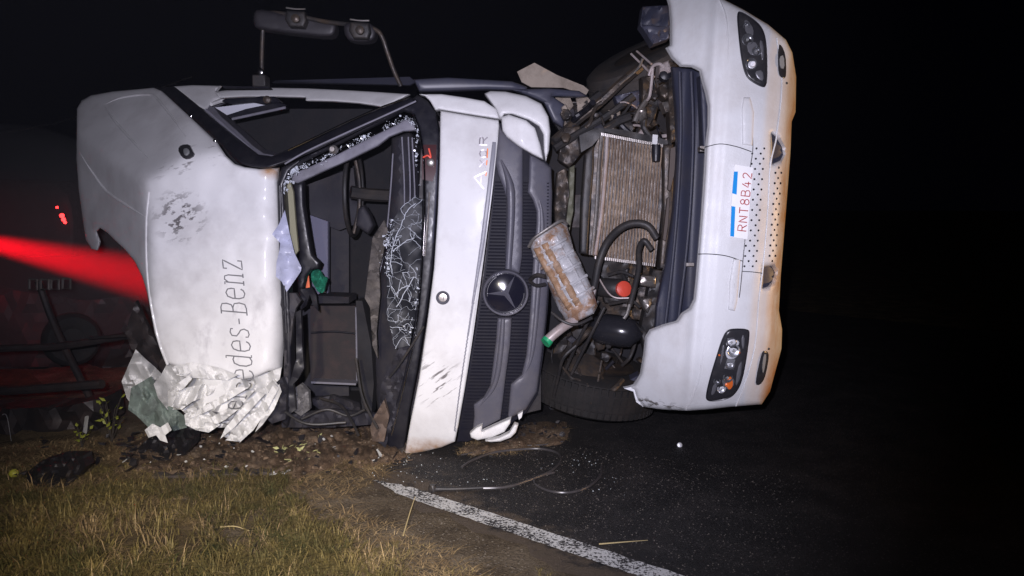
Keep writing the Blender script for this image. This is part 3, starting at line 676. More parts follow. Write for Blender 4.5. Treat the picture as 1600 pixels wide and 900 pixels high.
MB().lathe(P(418, 156, 5.76), (0, -1, 0), [(.03, 0), (.028, .02), (.012, .03)], 14).build('bolt', metal_dark, truck)
# outer black door frame, sweeping along the roof and up the windscreen pillar
def DB2(x, y): return tps([(250, 137, 6.28), (290, 165, 5.95), (330, 205, 5.55), (365, 245, 5.22), (400, 258, 5.10), (440, 255, 5.08), (540, 208, 5.12), (650, 150, 5.14), (640, 165, 5.13)])(x, y)
sheet('door_frame_seal', [(243, 137), (271, 135), (300, 158), (330, 183), (360, 208), (385, 228), (402, 241), (425, 244), (455, 232), (500, 210), (560, 182), (610, 162), (640, 152), (652, 157), (600, 184), (540, 212), (480, 240), (445, 254), (420, 262), (395, 261), (378, 257), (362, 245), (345, 225), (325, 205), (300, 184), (270, 157)], DB2, black_trim, truck, step=6, thick=.03, roll=.03, rollw=5, angle=62)
hose('pillar_bead', [(640, 152, 5.11), (590, 170, 5.11), (540, 192, 5.1), (490, 216, 5.08), (450, 235, 5.07)], .007, chrome, truck)
hose('pillar_bead', [(650, 158, 5.08), (600, 181, 5.08), (540, 208, 5.07), (480, 236, 5.05), (445, 256, 5.04)], .006, pillar_grey, truck)
# slim roof rail behind (dark)
slab('drip_rail', PP([(425, 129, 6.2), (640, 133, 5.8), (650, 128, 5.8), (640, 120, 5.9), (430, 126, 6.3)]), .03, navy_panel, truck)

# ---- windscreen surround
def DC(x, y):
    x = np.asarray(x, float); y = np.asarray(y, float)
    return 5.12 + .16 * np.abs((y - 430) / 285) ** 4 + np.clip(650 - x, 0, 300) * .00015 + np.clip(x - 790, 0, 100) ** 2 * .000012
frame_o = [(440, 262), (470, 248), (530, 220), (590, 190), (640, 158), (652, 148), (668, 158), (681, 176), (687, 210), (686, 290), (678, 400), (668, 480), (652, 580), (640, 640), (633, 690), (629, 712), (604, 706), (607, 670), (628, 600), (646, 520), (656, 430), (661, 340), (660, 250), (655, 200), (643, 176), (628, 172), (590, 192), (530, 222), (470, 252), (452, 268), (443, 290), (446, 340), (450, 420), (455, 520), (456, 640), (448, 668), (440, 660), (444, 560), (438, 440), (434, 330), (433, 285)]
fr = sheet('windscreen_frame', frame_o, lambda x, y: DC(x, y) - .015, black_trim, truck, step=7, thick=.09, roll=.02, rollw=5, angle=62)
hose('frame_bead', [(647, 178, 5.13), (657, 210, 5.11), (663, 260, 5.1), (663, 340, 5.09), (658, 440, 5.08), (648, 530, 5.09), (630, 610, 5.12), (612, 680, 5.18)], .006, chrome, truck)
hose('frame_bead', [(437, 290, 5.12), (439, 360, 5.12), (443, 430, 5.11), (447, 520, 5.11)], .009, black_trim, truck)
# inner pillar lining (lavender grey diagonal)
sheet('pillar_lining', [(455, 272), (480, 262), (530, 240), (580, 214), (618, 196), (634, 186), (646, 190), (650, 204), (630, 205), (608, 214), (590, 228), (545, 250), (500, 270), (466, 286), (456, 286)], plane(5.26, -.0002), pillar_grey, truck, step=6, thick=.04, roll=.01, rollw=4, dent=.02, dscale=20)
sheet('pillar_lining', [(446, 285), (452, 280), (458, 300), (462, 350), (466, 392), (460, 400), (452, 360), (446, 320)], const(5.25), mat('yellowed_foam', (.24, .23, .15), .7), truck, step=6, thick=.03)
sheet('pillar_lining', [(458, 288), (474, 284), (475, 320), (483, 370), (488, 398), (500, 410), (497, 419), (486, 422), (478, 432), (474, 450), (466, 452), (464, 420), (468, 396), (462, 340)], const(5.32), black_trim, truck, step=8, thick=.05, roll=.02, rollw=5)
m = MB(); m.lathe(P(522, 234, 5.22), (0, -1, 0), [(.030, 0), (.030, .03), (.018, .04), (.016, .06)], 14); m.build('visor_clip', metal_light, truck)

# ---- inside the cab
slab('bunk_panel', PP([(470, 300, 6.8), (545, 300, 6.8), (545, 640, 6.8), (470, 640, 6.8)]), .05, interior2, truck)
slab('seat_back', PP([(484, 336, 6.3), (512, 346, 6.2), (512, 462, 6.2), (484, 458, 6.3)]), .06, lavender, truck)
sheet('seat_belt_curtain', [(474, 448), (486, 446), (494, 462), (497, 486), (490, 478), (484, 460), (478, 478), (470, 484), (466, 460)], const(5.6), black_trim, truck, step=6, thick=.03, dent=.05, dscale=10)
slab('bunk_edge', PP([(492, 462, 6.0), (545, 464, 6.0), (545, 474, 5.95), (492, 474, 5.95)]), .3, interior2, truck)
slab('rear_locker', PP([(485, 478, 6.4), (556, 478, 6.4), (558, 596, 6.3), (485, 596, 6.3)]), .2, mat('brown_locker_lining', (.026, .022, .023), .8, 0, (.06, .036, .034), .6, 9), truck)
slab('locker_edge', PP([(486, 596, 6.1), (556, 599, 6.1), (556, 602, 6.1), (486, 599, 6.1)]), .12, pillar_grey, truck)
hose('locker_seam', [(486, 520, 6.28), (520, 518, 6.28), (556, 521, 6.28)], .008, black_trim, truck)
hose('locker_seam', [(556, 480, 6.27), (557, 540, 6.27), (558, 598, 6.2)], .008, pillar_grey, truck)
sheet('overhead_shelf', [(476, 290), (552, 262), (556, 300), (560, 330), (556, 350), (530, 360), (478, 340)], const(6.5), interior2, truck, step=20, thick=.1, dent=.08, dscale=30)
# steering wheel seen edge-on
import itertools
cs = [P(552 + 14 * math.sin(t), 300 + 68 * -math.cos(t), 5.9 + .30 * math.sin(t)) for t in np.linspace(0, 2 * math.pi, 30)]
sw = MB(); sw.tube(cs, .017, 8, False, cap=False); sw.build('steering_wheel', rubber, truck)
hose('steering_hub', [(548, 300, 5.9), (575, 304, 5.95), (610, 306, 6.0)], .05, rubber, truck)
hose('steering_spoke', [(552, 236, 5.9), (560, 275, 5.92), (562, 300, 5.92)], .014, metal_dark, truck)
hose('steering_spoke', [(552, 366, 5.9), (560, 330, 5.92), (562, 305, 5.92)], .014, metal_dark, truck)
sheet('instrument_cowl', [(560, 326), (568, 320), (578, 336), (584, 352), (575, 366), (556, 352)], const(5.85), interior2, truck, step=6, thick=.1, roll=.03, rollw=6)
# dashboard: a tall dark slab between the wheel and the glass
def Ddash(x, y): return 5.55 + np.abs(x - 625) * .004 + .0002 * np.abs(y - 400)
dash = sheet('dashboard', [(612, 216), (640, 206), (652, 222), (656, 320), (650, 420), (640, 520), (622, 600), (604, 650), (590, 640), (582, 560), (586, 470), (600, 400), (608, 300)], Ddash, interior2, truck, step=9, thick=.3, roll=.05, rollw=9, dent=.05, dscale=40)
for q in ([(628, 214, 5.5), (632, 300, 5.48), (630, 400, 5.48)], [(644, 215, 5.46), (648, 300, 5.45), (646, 330, 5.45)], [(638, 214, 5.48), (641, 300, 5.46), (638, 360, 5.46)], [(614, 240, 5.55), (610, 300, 5.55), (602, 380, 5.56), (590, 440, 5.6)]): hose('dashboard_seam', q, .006, pillar_grey, truck)
sheet('torn_dash_insulation', [(582, 372), (600, 344), (606, 360), (598, 400), (592, 420), (594, 460), (588, 520), (590, 560), (582, 540), (578, 480), (570, 466), (576, 420)], const(5.45), mat('grey_brown_insulation', (.10, .09, .085), .85, 0, (.17, .15, .13), .8, 12, bump=.006, bscale=40), truck, step=5, thick=.03, dent=.12, dscale=12)
sheet('door_lining', [(556, 470), (566, 470), (580, 540), (584, 600), (580, 650), (566, 640), (560, 590), (558, 520)], const(5.6), interior, truck, step=9, thick=.2, dent=.04)
sheet('loose_cable_tray', [(440, 458), (462, 458), (470, 470), (462, 482), (458, 500), (452, 560), (450, 600), (442, 640), (444, 560), (446, 500), (438, 476)], const(5.15), interior2, truck, step=6, thick=.04, dent=.04, dscale=12)
sheet('black_pillar_trim', [(462, 488), (470, 484), (472, 540), (475, 575), (466, 592), (458, 600), (462, 640), (452, 648), (447, 620), (455, 590), (463, 560)], const(5.1), black_trim, truck, step=6, thick=.04, dent=.03, dscale=12)
# lower pile of crushed trim at the ground side
for k, (o, Y, mt) in enumerate([([(455, 610), (470, 600), (482, 612), (484, 640), (470, 650), (455, 640)], 5.2, mat('speckled_insulation', (.17, .165, .17), .8, 0, (.04, .04, .04), .8, 40)), ([(440, 650), (520, 640), (590, 648), (600, 662), (520, 668), (440, 668)], 5.25, interior2), ([(478, 625), (520, 618), (560, 632), (565, 645), (500, 640)], 5.6, interior2),
                                ([(415, 612), (440, 590), (448, 610), (446, 655), (425, 662), (412, 650)], 5.02, interior2), ([(585, 650), (600, 625), (608, 650), (600, 690), (582, 690), (578, 668)], 5.12, mat('brown_torn_trim', (.12, .085, .065), .8, 0, (.05, .04, .035), .8, 12)),
                                ([(596, 600), (625, 540), (640, 500), (640, 560), (622, 640), (602, 700), (590, 690)], 5.2, interior2)]):
    sheet('crushed_trim', o, const(Y), mt, truck, step=5, thick=.05, dent=.10, dscale=11, seed=30 + k)
for q in ([(470, 655, 5.1), (510, 640, 5.2), (545, 650, 5.2), (570, 640, 5.2)], [(500, 622, 5.4), (530, 632, 5.3), (548, 655, 5.15), (560, 680, 5.0)], [(440, 640, 5.05), (480, 662, 5.0), (540, 660, 5.05)], [(556, 560, 5.3), (566, 620, 5.2), (590, 670, 5.1)]): hose('loose_strip', q, .010, rubber, truck)
# broken windscreen glass left in the lower part of the frame, with cracks
gl = sheet('windscreen_glass', [(626, 326), (650, 306), (660, 312), (657, 420), (648, 500), (640, 540), (618, 545), (606, 500), (604, 430), (606, 380), (614, 344)], lambda x, y: DC(x, y) + .03, glass_dark, truck, step=8, thick=.008, dent=.06, dscale=22)
random.seed(21)
go = np.array([(626, 326), (650, 306), (660, 312), (657, 420), (648, 500), (640, 540), (618, 545), (606, 500), (604, 430), (606, 380), (614, 344)], float)
rg = np.random.RandomState(12); cand = np.c_[rg.uniform(602, 662, 900), rg.uniform(306, 546, 900)]; cand = cand[inside(go, cand)]
cand = cand[vnoise(cand[:, 0] / 22, cand[:, 1] / 30, 14) + rg.uniform(-.25, .25, len(cand)) > -.02][:120]
cand = np.r_[cand, densify(go, 16)]
tri = delaunay_2d_cdt([Vector(v) for v in cand.tolist()], [], [], 0, 1e-4); m = MB()
for a, b in tri[1]:
    pa, pb = np.array(tri[0][a]), np.array(tri[0][b]); mid = (pa + pb) / 2
    if not inside(go, mid[None])[0] or random.random() < .5 or np.hypot(*(pa - pb)) > 34: continue
    q = np.array([pa + (pb - pa) * t + (rg.uniform(-1.6, 1.6, 2) if 0 < t < 1 else 0) for t in (0, .3, .65, 1)])
    m.tube(PN(q, DC(q[:, 0], q[:, 1]) - .012 + .03 * vnoise(q[:, 0] / 9, q[:, 1] / 9, 3)), random.choice((.0004, .0007, .0007, .0016)), 4, False)
for ln_ in ([(612, 426), (611, 400), (618, 372), (630, 345), (636, 330), (648, 318)], [(620, 480), (634, 455), (646, 432)], [(618, 460), (628, 450), (640, 446)], [(614, 392), (632, 378), (648, 372)]):
    c = catmull(ln_, 5); c = c + rg.normal(0, .7, c.shape); m.tube(PN(c, DC(c[:, 0], c[:, 1]) - .02), .0026, 4, False)
m.build('glass_cracks', crack_m, gl, kind='stuff', smooth=False)
m = MB()
def shards(line, n, sp_, r0, r1, dY):
    c = catmull(line, 30)
    for _ in range(int(n * 1.6)):
        j = random.randrange(len(c))
        if float(vnoise(np.array([c[j][0] / 9.]), np.array([c[j][1] / 9.]), 17)[0]) < random.uniform(-.35, .25): continue
        p = c[j] + np.array([random.gauss(0, sp_) * random.choice((.5, 1, 1.8)), random.gauss(0, sp_)])
        Y = float(DC(np.array([p[0]]), np.array([p[1]]))[0]) + dY + random.uniform(-.02, .02); r = random.uniform(r0, r1)
        R = Matrix.Rotation(random.uniform(0, 6.3), 3, Vector((random.random(), random.random(), random.random() + .1)).normalized())
        m.box(P(p[0], p[1], Y), r * random.choice((.6, 1, 4)), r * 1.0, r * random.choice((.8, 1, 3)), R)
shards([(449, 290), (452, 272), (470, 262), (520, 240), (570, 215), (620, 190), (640, 184)], 420, 2.4, .001, .0045, .03)
shards([(444, 300), (448, 280), (460, 266)], 170, 3, .0015, .006, .0)
shards([(612, 345), (606, 372), (604, 395), (607, 430)], 130, 3, .001, .005, .0)
shards([(640, 190), (652, 200), (650, 240), (656, 290)], 70, 1.5, .002, .006, .03)
shards([(655, 420), (648, 480), (640, 520)], 50, 2, .002, .005, .0)
m.build('glass_shards', crack_m, truck, kind='stuff', smooth=False)
# hanging sheet of film and other things caught in the frame
film = sheet('hanging_film', [(445, 328), (452, 362), (460, 395), (471, 418), (470, 424), (455, 446), (448, 456), (440, 440), (431, 432), (432, 410), (437, 390), (438, 380), (425, 366), (436, 350)], lambda x, y: 5.07 + .03 * np.sin(x / 7.) + .02 * np.sin(y / 11.), paper, None, step=5, thick=.003, dent=.06, dscale=14)
tag(film, 'pale twisted sheet of film hanging in the left edge of the smashed windscreen', 'plastic sheet')
cloth = sheet('green_cloth', [(486, 424), (494, 419), (501, 424), (504, 432), (512, 434), (508, 446), (506, 458), (497, 457), (492, 448), (486, 438)], const(5.55), green_cloth, None, step=3, thick=.03, dent=.12, dscale=7, sm=1)
tag(cloth, 'crumpled green cloth hanging inside the smashed cab', 'cloth')
st = sheet('orange_strap', [(477, 432), (482, 428), (484, 449), (478, 450)], const(5.5), orange, None, step=4, thick=.01)
tag(st, 'short orange strap end beside the green cloth in the cab', 'strap')
# red/clear marker behind the frame corner
rp = sheet('inspection_sticker', [(660, 226), (682, 226), (681, 268), (676, 284), (659, 280)], lambda x, y: DC(x, y) - .022, mat('dark_red_sticker', (.045, .012, .014), .3), truck, step=6, thick=.004)
MB().tube(PP([(661, 246, 5.09), (668, 243, 5.085), (673, 246, 5.085), (670, 232, 5.09)]), .006, 6).build('red_mark', mat('bright_red_film', (.8, .08, .04), .4), rp)
MB().lathe(P(673, 254, 5.10), (0, -1, 0), [(.026, 0), (.026, .012), (.014, .018)], 14).build('nozzle', metal_light, truck)
hose('wiper_arm', [(671, 300, 5.08), (668, 350, 5.07), (664, 400, 5.07)], .006, metal_light, truck)
hose('wiper_arm', [(662, 510, 5.08), (640, 545, 5.08), (620, 575, 5.1), (608, 590, 5.12)], .008, rubber, truck)
hose('frame_bead', [(683, 250, 5.09), (681, 300, 5.09), (676, 380, 5.08)], .004, navy_panel, truck)

# ---- front panel between windscreen and grille
panel = sheet('front_panel', [(688, 173), (730, 180), (779, 188), (780, 196), (776, 240), (768, 300), (759, 380), (749, 450), (738, 530), (726, 610), (716, 665), (711, 690), (690, 699), (660, 706), (632, 711), (641, 660), (655, 590), (668, 500), (678, 420), (684, 330), (687, 250)], lambda x, y: DC(x, y) - .045 - .02 * np.exp(-((x - (735 - (y - 430) * .09)) / 60) ** 2), white, truck, step=9, thick=.05, roll=.02, rollw=4, angle=62)
DP = lambda x, y: DC(x, y) - .068
sheet('panel_strip', [(769, 221), (775, 222), (774, 240), (765, 320), (757, 380), (742, 470), (722, 600), (712, 675), (708, 674), (716, 610), (735, 480), (751, 370), (760, 300)], lambda x, y: DC(x, y) - .066, mat('grey_strip', (.21, .21, .24), .4), truck, step=6, thick=.012, roll=.004, rollw=3)
sheet('corner_band', [(655, 147), (690, 147), (725, 152), (757, 158), (775, 170), (781, 186), (730, 178), (688, 171), (680, 172), (672, 158), (664, 150)], lambda x, y: DC(x, y) - .05, white, truck, step=7, thick=.08, roll=.02, rollw=5)
lk = MB().lathe(P(692, 465, 5.055), (0, -1, .0), [(.045, 0), (.045, .012), (.038, .018), (.030, .014), (.029, .010)], 28).build('panel_lock', grey_plastic, truck)
MB().lathe(P(692, 465, 5.045), (0, -1, .0), [(.029, 0), (.027, .006), (.008, .008)], 20).build('lock_barrel', metal_light, lk)
MB().box(P(693, 465, 5.034), .004, .004, .03).build('key_slot', black_trim, lk)
# badge letters, chrome, reading bottom to top
bd = [('A', (763, 292), (751, 262), 26), ('X', (763, 271), (757, 256), 15), ('O', (763, 253), (762, 236), 16), ('R', (763, 236), (764, 222), 13)]
for ch, a, b, cap in (('A', (756, 295), (760, 265), 17), ('X', (759, 262), (760, 248), 14), ('O', (760, 247), (761, 232), 15), ('R', (761, 228), (762, 212), 12)):
    s = np.array(a, float); e = np.array(b, float); u = (e - s) / GL[ch][0]
    g = glyph(ch, s, u, np.array((-1, -.08 if ch != 'A' else -.25)) * cap, 2.1, lambda x, y: DC(x, y) - .071, .010); g.build('badge_letter', badge_m, panel, smooth=False)
for (a, b) in (((761, 247), (762, 232)), ((760, 258), (761, 250)), ((759, 275), (760, 269))):
    m = MB(); ribbon(m, [np.array(a), (np.array(a) + b) / 2, np.array(b)], 1.6, lambda x, y: DC(x, y) - .071, .014); m.build('red_reflex', mat('orange_red_reflex', (1, .25, .05), .3), panel, smooth=False)

# ---- corner deflector
def DK(x, y): return 5.10 + np.clip((200 - y), 0, 80) ** 2 * .00004 + np.abs(x - 815) * .0008
sheet('corner_deflector', [(757, 146), (766, 142), (790, 143), (822, 150), (846, 162), (857, 182), (860, 205), (858, 235), (853, 252), (850, 236), (849, 210), (842, 197), (826, 187), (800, 178), (788, 178), (782, 187), (775, 170)], DK, white, truck, step=7, thick=.12, roll=.03, rollw=6, angle=62)
sheet('deflector_slot', [(785, 180), (800, 178), (826, 187), (842, 197), (849, 210), (851, 250), (846, 250), (840, 215), (820, 198)], lambda x, y: DK(x, y) + .05, black_trim, truck, step=8, thick=.05)
sheet('deflector_flap', [(783, 183), (795, 179), (822, 188), (836, 200), (844, 225), (849, 249), (832, 241), (810, 228), (792, 214), (785, 204)], lambda x, y: DK(x, y) - .01, white, truck, step=7, thick=.06, roll=.025, rollw=5, angle=62)

# ---- grille
gback = sheet('grille_back', [(778, 190), (800, 205), (850, 250), (862, 262), (861, 400), (856, 480), (848, 560), (840, 615), (822, 645), (800, 660), (765, 676), (730, 690), (714, 690), (722, 640), (740, 530), (756, 430), (768, 330), (776, 240)], lambda x, y: DC(x, y) + .06, grille_dark, truck, step=12, thick=.06)
m = MB()
for y in np.arange(285, 672, 5.2):
    xl = np.interp(y, [190, 330, 430, 530, 640, 690], [779, 768, 757, 741, 723, 714]) + 2; xr = np.interp(y, [262, 400, 560, 615, 660], [858, 856, 844, 834, 800])
    Y = float(DC(np.array([780.]), np.array([y]))[0])
    a, b = P(xl, y, Y + .045), P(xr, y + 1.5, Y + .055)
    m.tube([a, b], .006, 5, False)
m.build('grille_slats', grille_dark, truck, kind='stuff')
DG = lambda x, y: DC(x, y) - .01
# thin bright edge along the panel
c = catmull([(777, 215), (768, 300), (757, 385), (748, 452), (737, 530), (726, 600), (714, 668)], 8); MB().tube(PN(c, DC(c[:, 0], c[:, 1]) - .05), .006, 6, False).build('panel_edge_bead', white, truck)
sheet('grille_blade', [(779, 192), (786, 206), (795, 216), (808, 226), (817, 232), (817, 260), (817, 330), (816, 400), (812, 428), (790, 420), (789, 400), (791, 340), (791, 310), (786, 292), (778, 272), (774, 255), (777, 225)], DG, grey_plastic, truck, step=7, thick=.05, roll=.02, rollw=5)
c = catmull([(783, 250), (793, 275), (798, 300), (798, 350), (794, 420)], 8); MB().tube(PN(c, DG(c[:, 0], c[:, 1]) - .002), .024, 10, False, rs=[.006, .02, .03, .026, .022]).build('blade_ridge', grey_plastic, truck)
sheet('grille_blade', [(777, 496), (800, 496), (797, 540), (790, 590), (786, 625), (782, 655), (758, 668), (738, 676), (741, 650), (740, 632), (756, 620), (766, 602), (770, 570), (775, 530)], DG, grey_plastic, truck, step=7, thick=.05, roll=.02, rollw=5)
c = catmull([(786, 498), (783, 540), (777, 585), (768, 610), (748, 636)], 8); MB().tube(PN(c, DG(c[:, 0], c[:, 1]) + .004), .018, 10, False, rs=[.016, .02, .02, .016, .004]).build('blade_ridge', grey_plastic, truck)
sheet('grille_blade', [(827, 240), (850, 253), (861, 262), (863, 300), (862, 350), (858, 430), (853, 500), (846, 560), (839, 612), (822, 640), (793, 656), (796, 620), (798, 600), (815, 585), (822, 555), (827, 500), (832, 420), (838, 350), (838, 330), (832, 312), (824, 300), (826, 280)], lambda x, y: DC(x, y) + .0, grey_plastic, truck, step=7, thick=.06, roll=.025, rollw=6)
c = catmull([(838, 300), (846, 330), (846, 380), (840, 460), (835, 520), (828, 565), (812, 595)], 8); MB().tube(PN(c, DC(c[:, 0], c[:, 1]) + .008), .016, 10, False, rs=[.004, .018, .02, .018, .004]).build('blade_ridge', grey_plastic, truck)
# star emblem
ec = (790, 458); eY = 5.07
em = MB().lathe(P(*ec, eY), (.05, -1, .0), [(.156, -.03), (.156, 0), (.148, .018), (.138, .014), (.134, 0), (.133, -.01)], 48).build('star_emblem', grey_plastic, truck)
MB().lathe(P(*ec, eY + .005), (.05, -1, .0), [(.134, -.02), (.133, 0), (.09, .012), (.0001, .020)], 48).build('emblem_disc', mat('emblem_black_glass', (.010, .010, .018), .10, coat=1), em)
cN = Vector(P(*ec, eY - .018))
for k, a in enumerate((62, 182, 302)):
    a = math.radians(a); d = Vector((math.cos(a), 0, math.sin(a))); s = Vector((-d.z, 0, d.x))
    v = [cN + s * .018, cN - s * .018, cN + d * .128, cN + Vector((0, -.012, 0)), cN + Vector((0, .012, 0)) + s * .018, cN + Vector((0, .012, 0)) - s * .018, cN + d * .128 + Vector((0, .01, 0))]
    MB().add(v, [(3, 2, 0), (3, 1, 2), (0, 2, 6, 4), (1, 5, 6, 2), (0, 4, 5, 1)]).build('star_point', mat('dark_star', (.14, .14, .17), .3, .4), em, smooth=False)
for a0, a1 in ((120, 190), (-45, 0)):
    pts = [Vector(P(*ec, eY - .012)) + Vector((math.cos(math.radians(t)) * .122, 0, math.sin(math.radians(t)) * .122)) for t in np.linspace(a0, a1, 10)]
    MB().tube([tuple(p) for p in pts], .003, 6, False).build('star_rim', chrome, em)
# lower corner deflector pieces touching the ground
sheet('lower_corner_deflector', [(734, 677), (744, 668), (754, 663), (753, 674), (770, 666), (799, 653), (797, 662), (788, 675), (770, 683), (746, 688), (736, 684)], plane(5.12), white, truck, step=5, thick=.05, roll=.02, rollw=4)
sheet('lower_corner_deflector', [(758, 689), (780, 684), (796, 676), (804, 662), (810, 664), (806, 676), (798, 684), (782, 690), (766, 691)], plane(5.10), white, truck, step=5, thick=.05, roll=.02, rollw=4)
sheet('lower_corner_deflector', [(809, 648), (817, 643), (815, 652), (811, 656)], plane(5.12), white, truck, step=4, thick=.04)

# ---- cab underside / side panels in the dark, behind the deflector
sheet('door_skin', [(646, 124), (700, 121), (800, 127), (824, 136), (822, 142), (800, 141), (760, 140), (700, 142), (655, 143)], plane(5.75, .0005), navy_panel, truck, step=12, thick=.05, roll=.03, rollw=6)
sheet('side_skirt', [(800, 140), (860, 138), (905, 142), (918, 150), (905, 152), (862, 150), (885, 165), (880, 200), (864, 190), (850, 160), (822, 148)], plane(5.5, .001), navy_panel, truck, step=9, thick=.05, roll=.03, rollw=6)
sheet('insulation_flap', [(808, 112), (835, 98), (870, 117), (912, 134), (920, 141), (916, 148), (880, 137), (830, 136), (815, 128)], plane(5.9, .001), tan_foam, truck, step=8, thick=.02, dent=.08)
for k, o in enumerate(([(868, 150), (890, 150), (898, 170), (884, 178), (868, 176)], [(872, 182), (890, 180), (900, 192), (884, 204), (874, 196)], [(900, 150), (918, 152), (930, 165), (915, 175), (903, 178)], [(868, 180), (880, 176), (880, 192), (870, 192)])):
    sheet('torn_foam', o, const(5.75), tan_foam, truck, step=5, thick=.05, dent=.08, dscale=8, seed=50 + k)

# ---- engine bay between cab and bumper
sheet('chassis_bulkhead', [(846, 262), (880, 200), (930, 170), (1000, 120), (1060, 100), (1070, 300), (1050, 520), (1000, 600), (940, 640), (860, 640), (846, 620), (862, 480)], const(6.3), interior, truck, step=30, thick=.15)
# radiator: fin pack standing in a frame
rad = sheet('radiator', [(938, 212), (950, 209), (1030, 228), (1036, 232), (1034, 320), (1024, 414), (985, 410), (945, 402), (920, 398), (924, 320), (926, 262), (928, 232)], plane(5.45, -.0004, 0, 980), metal_dark, truck, step=14, thick=.14)
m = MB()
for k in range(20):
    t = k / 19; x0 = 944 + t * 90; x1 = 928 + t * 93; yt = 212 + t * 17; yb = 400 + t * 12
    p0, p1 = Vector(P(x0, yt, 5.42 - .0004 * (x0 - 980))), Vector(P(x1, yb, 5.42 - .0004 * (x1 - 980)))
    m.tube([p0, (p0 + p1) / 2 + Vector((random.uniform(-.003, .003), random.uniform(-.006, .006), 0)), p1], .0068, 5)
m.build('radiator_fins', tan, rad, kind='stuff')
hose('radiator_tube', [(940, 211, 5.38), (936, 260, 5.38), (932, 330, 5.38), (925, 398, 5.38)], .014, metal_light, truck)
hose('radiator_tube', [(949, 212, 5.36), (946, 262, 5.37), (940, 330, 5.37), (930, 398, 5.38)], .012, tank_pipe, truck)
m = MB()
for k in range(34):
    t = k / 33; m.box(P(940 + t * 94, 210 + t * 18, 5.36), .009, .03, .02)
for k in range(30):
    t = k / 29; m.box(P(930 + t * 92, 402 + t * 12, 5.36), .009, .03, .02)
m.build('radiator_crimps', metal_light, truck, kind='stuff')
sheet('radiator_side_frame', [(914, 240), (928, 226), (928, 262), (922, 330), (918, 398), (906, 396), (908, 320)], const(5.4), rubber, truck, step=10, thick=.1, roll=.02, rollw=4)
sheet('radiator_side_frame', [(1036, 226), (1052, 225), (1053, 330), (1040, 420), (1030, 420), (1036, 330)], const(5.35), metal_dark, truck, step=10, thick=.1, roll=.02, rollw=4)
for o in ([(1048, 232), (1058, 228), (1056, 262), (1047, 298), (1044, 296)], [(1043, 310), (1046, 308), (1044, 350), (1040, 376), (1036, 374)]): sheet('brown_rail', o, const(5.2), mat('brown_rail', (.09, .07, .06), .7), truck, step=8, thick=.04)
for (x, y, mt) in ((1024, 217, 'w'),):
    slab('hose_label', PP([(1020, 210, 5.25), (1028, 211, 5.25), (1027, 226, 5.25), (1019, 225, 5.25)]), .02, mat('label_white', (.6, .6, .6), .5), truck)
MB().lathe(P(1025, 240, 5.25), (0, 0, -1), [(.028, -.06), (.03, 0), (.026, .05), (.01, .055)], 14).build('black_cap', black_trim, truck)
# sooty stain pieces, fan cowl top
sheet('radiator_cowl', [(905, 212), (930, 200), (975, 203), (1030, 215), (1050, 222), (1048, 230), (1000, 218), (945, 206), (925, 228), (908, 238)], const(5.4), rubber, truck, step=8, thick=.15, dent=.03)
# air filter box, upper left
ax2 = Vector((-.42, -.28, .86)).normalized(); wc2 = P(1012, 112, 6.3)
upper = MB().lathe(wc2, ax2, [(.28, -.16), (.41, -.17), (.47, -.14), (.50, -.06), (.50, .06), (.47, .14), (.41, .17), (.28, .16)], 48).build('tyre', tyre_m2, truck)
for h_ in (-.075, 0, .075):
    u = ax2.orthogonal().normalized(); w_ = ax2.cross(u)
    MB().tube([tuple(Vector(wc2) + ax2 * h_ + (u * math.cos(a) + w_ * math.sin(a)) * .498) for a in np.linspace(0, 2 * math.pi, 40)], .007, 6, False, cap=False).build('tread_rib', tyre_m2, upper)
MB().lathe(wc2, ax2, [(.08, -.2), (.14, -.19), (.20, -.12), (.29, -.15), (.29, .15), (.1, .18)], 30).build('wheel_rim', metal_dark, truck)
for q, r, mt in (([(864, 222, 5.6), (900, 190, 5.7), (940, 158, 5.7), (968, 132, 5.7), (1000, 105, 5.75)], .035, metal_dark), ([(866, 232, 5.55), (910, 205, 5.6), (950, 180, 5.6), (990, 150, 5.6)], .028, rubber),
                 ([(870, 200, 5.8), (910, 172, 5.8), (940, 150, 5.8)], .05, rubber), ([(968, 132, 5.6), (996, 108, 5.6), (1004, 92, 5.6)], .010, metal_light), ([(1014, 118, 5.35), (1020, 104, 5.33), (1030, 100, 5.3), (1038, 104, 5.3)], .012, tank_pipe), ([(1020, 106, 5.33), (1018, 130, 5.35), (1015, 150, 5.36), (1010, 158, 5.4)], .011, tank_pipe),
                 ([(1010, 158, 5.4), (1000, 172, 5.4), (992, 190, 5.4)], .02, metal_light), ([(940, 206, 5.5), (965, 190, 5.5), (985, 182, 5.5)], .03, rubber), ([(986, 84, 5.7), (1010, 108, 5.6), (1022, 120, 5.5)], .008, tank_pipe), ([(995, 80, 5.75), (1018, 100, 5.6)], .008, tank_pipe)):
    hose('engine_pipe', q, r, mt, truck)
MB().lathe(P(1038, 120, 5.35), (0, -1, .2), [(.04, 0), (.04, .05), (.02, .06)], 14).build('rubber_mount', black_trim, truck)
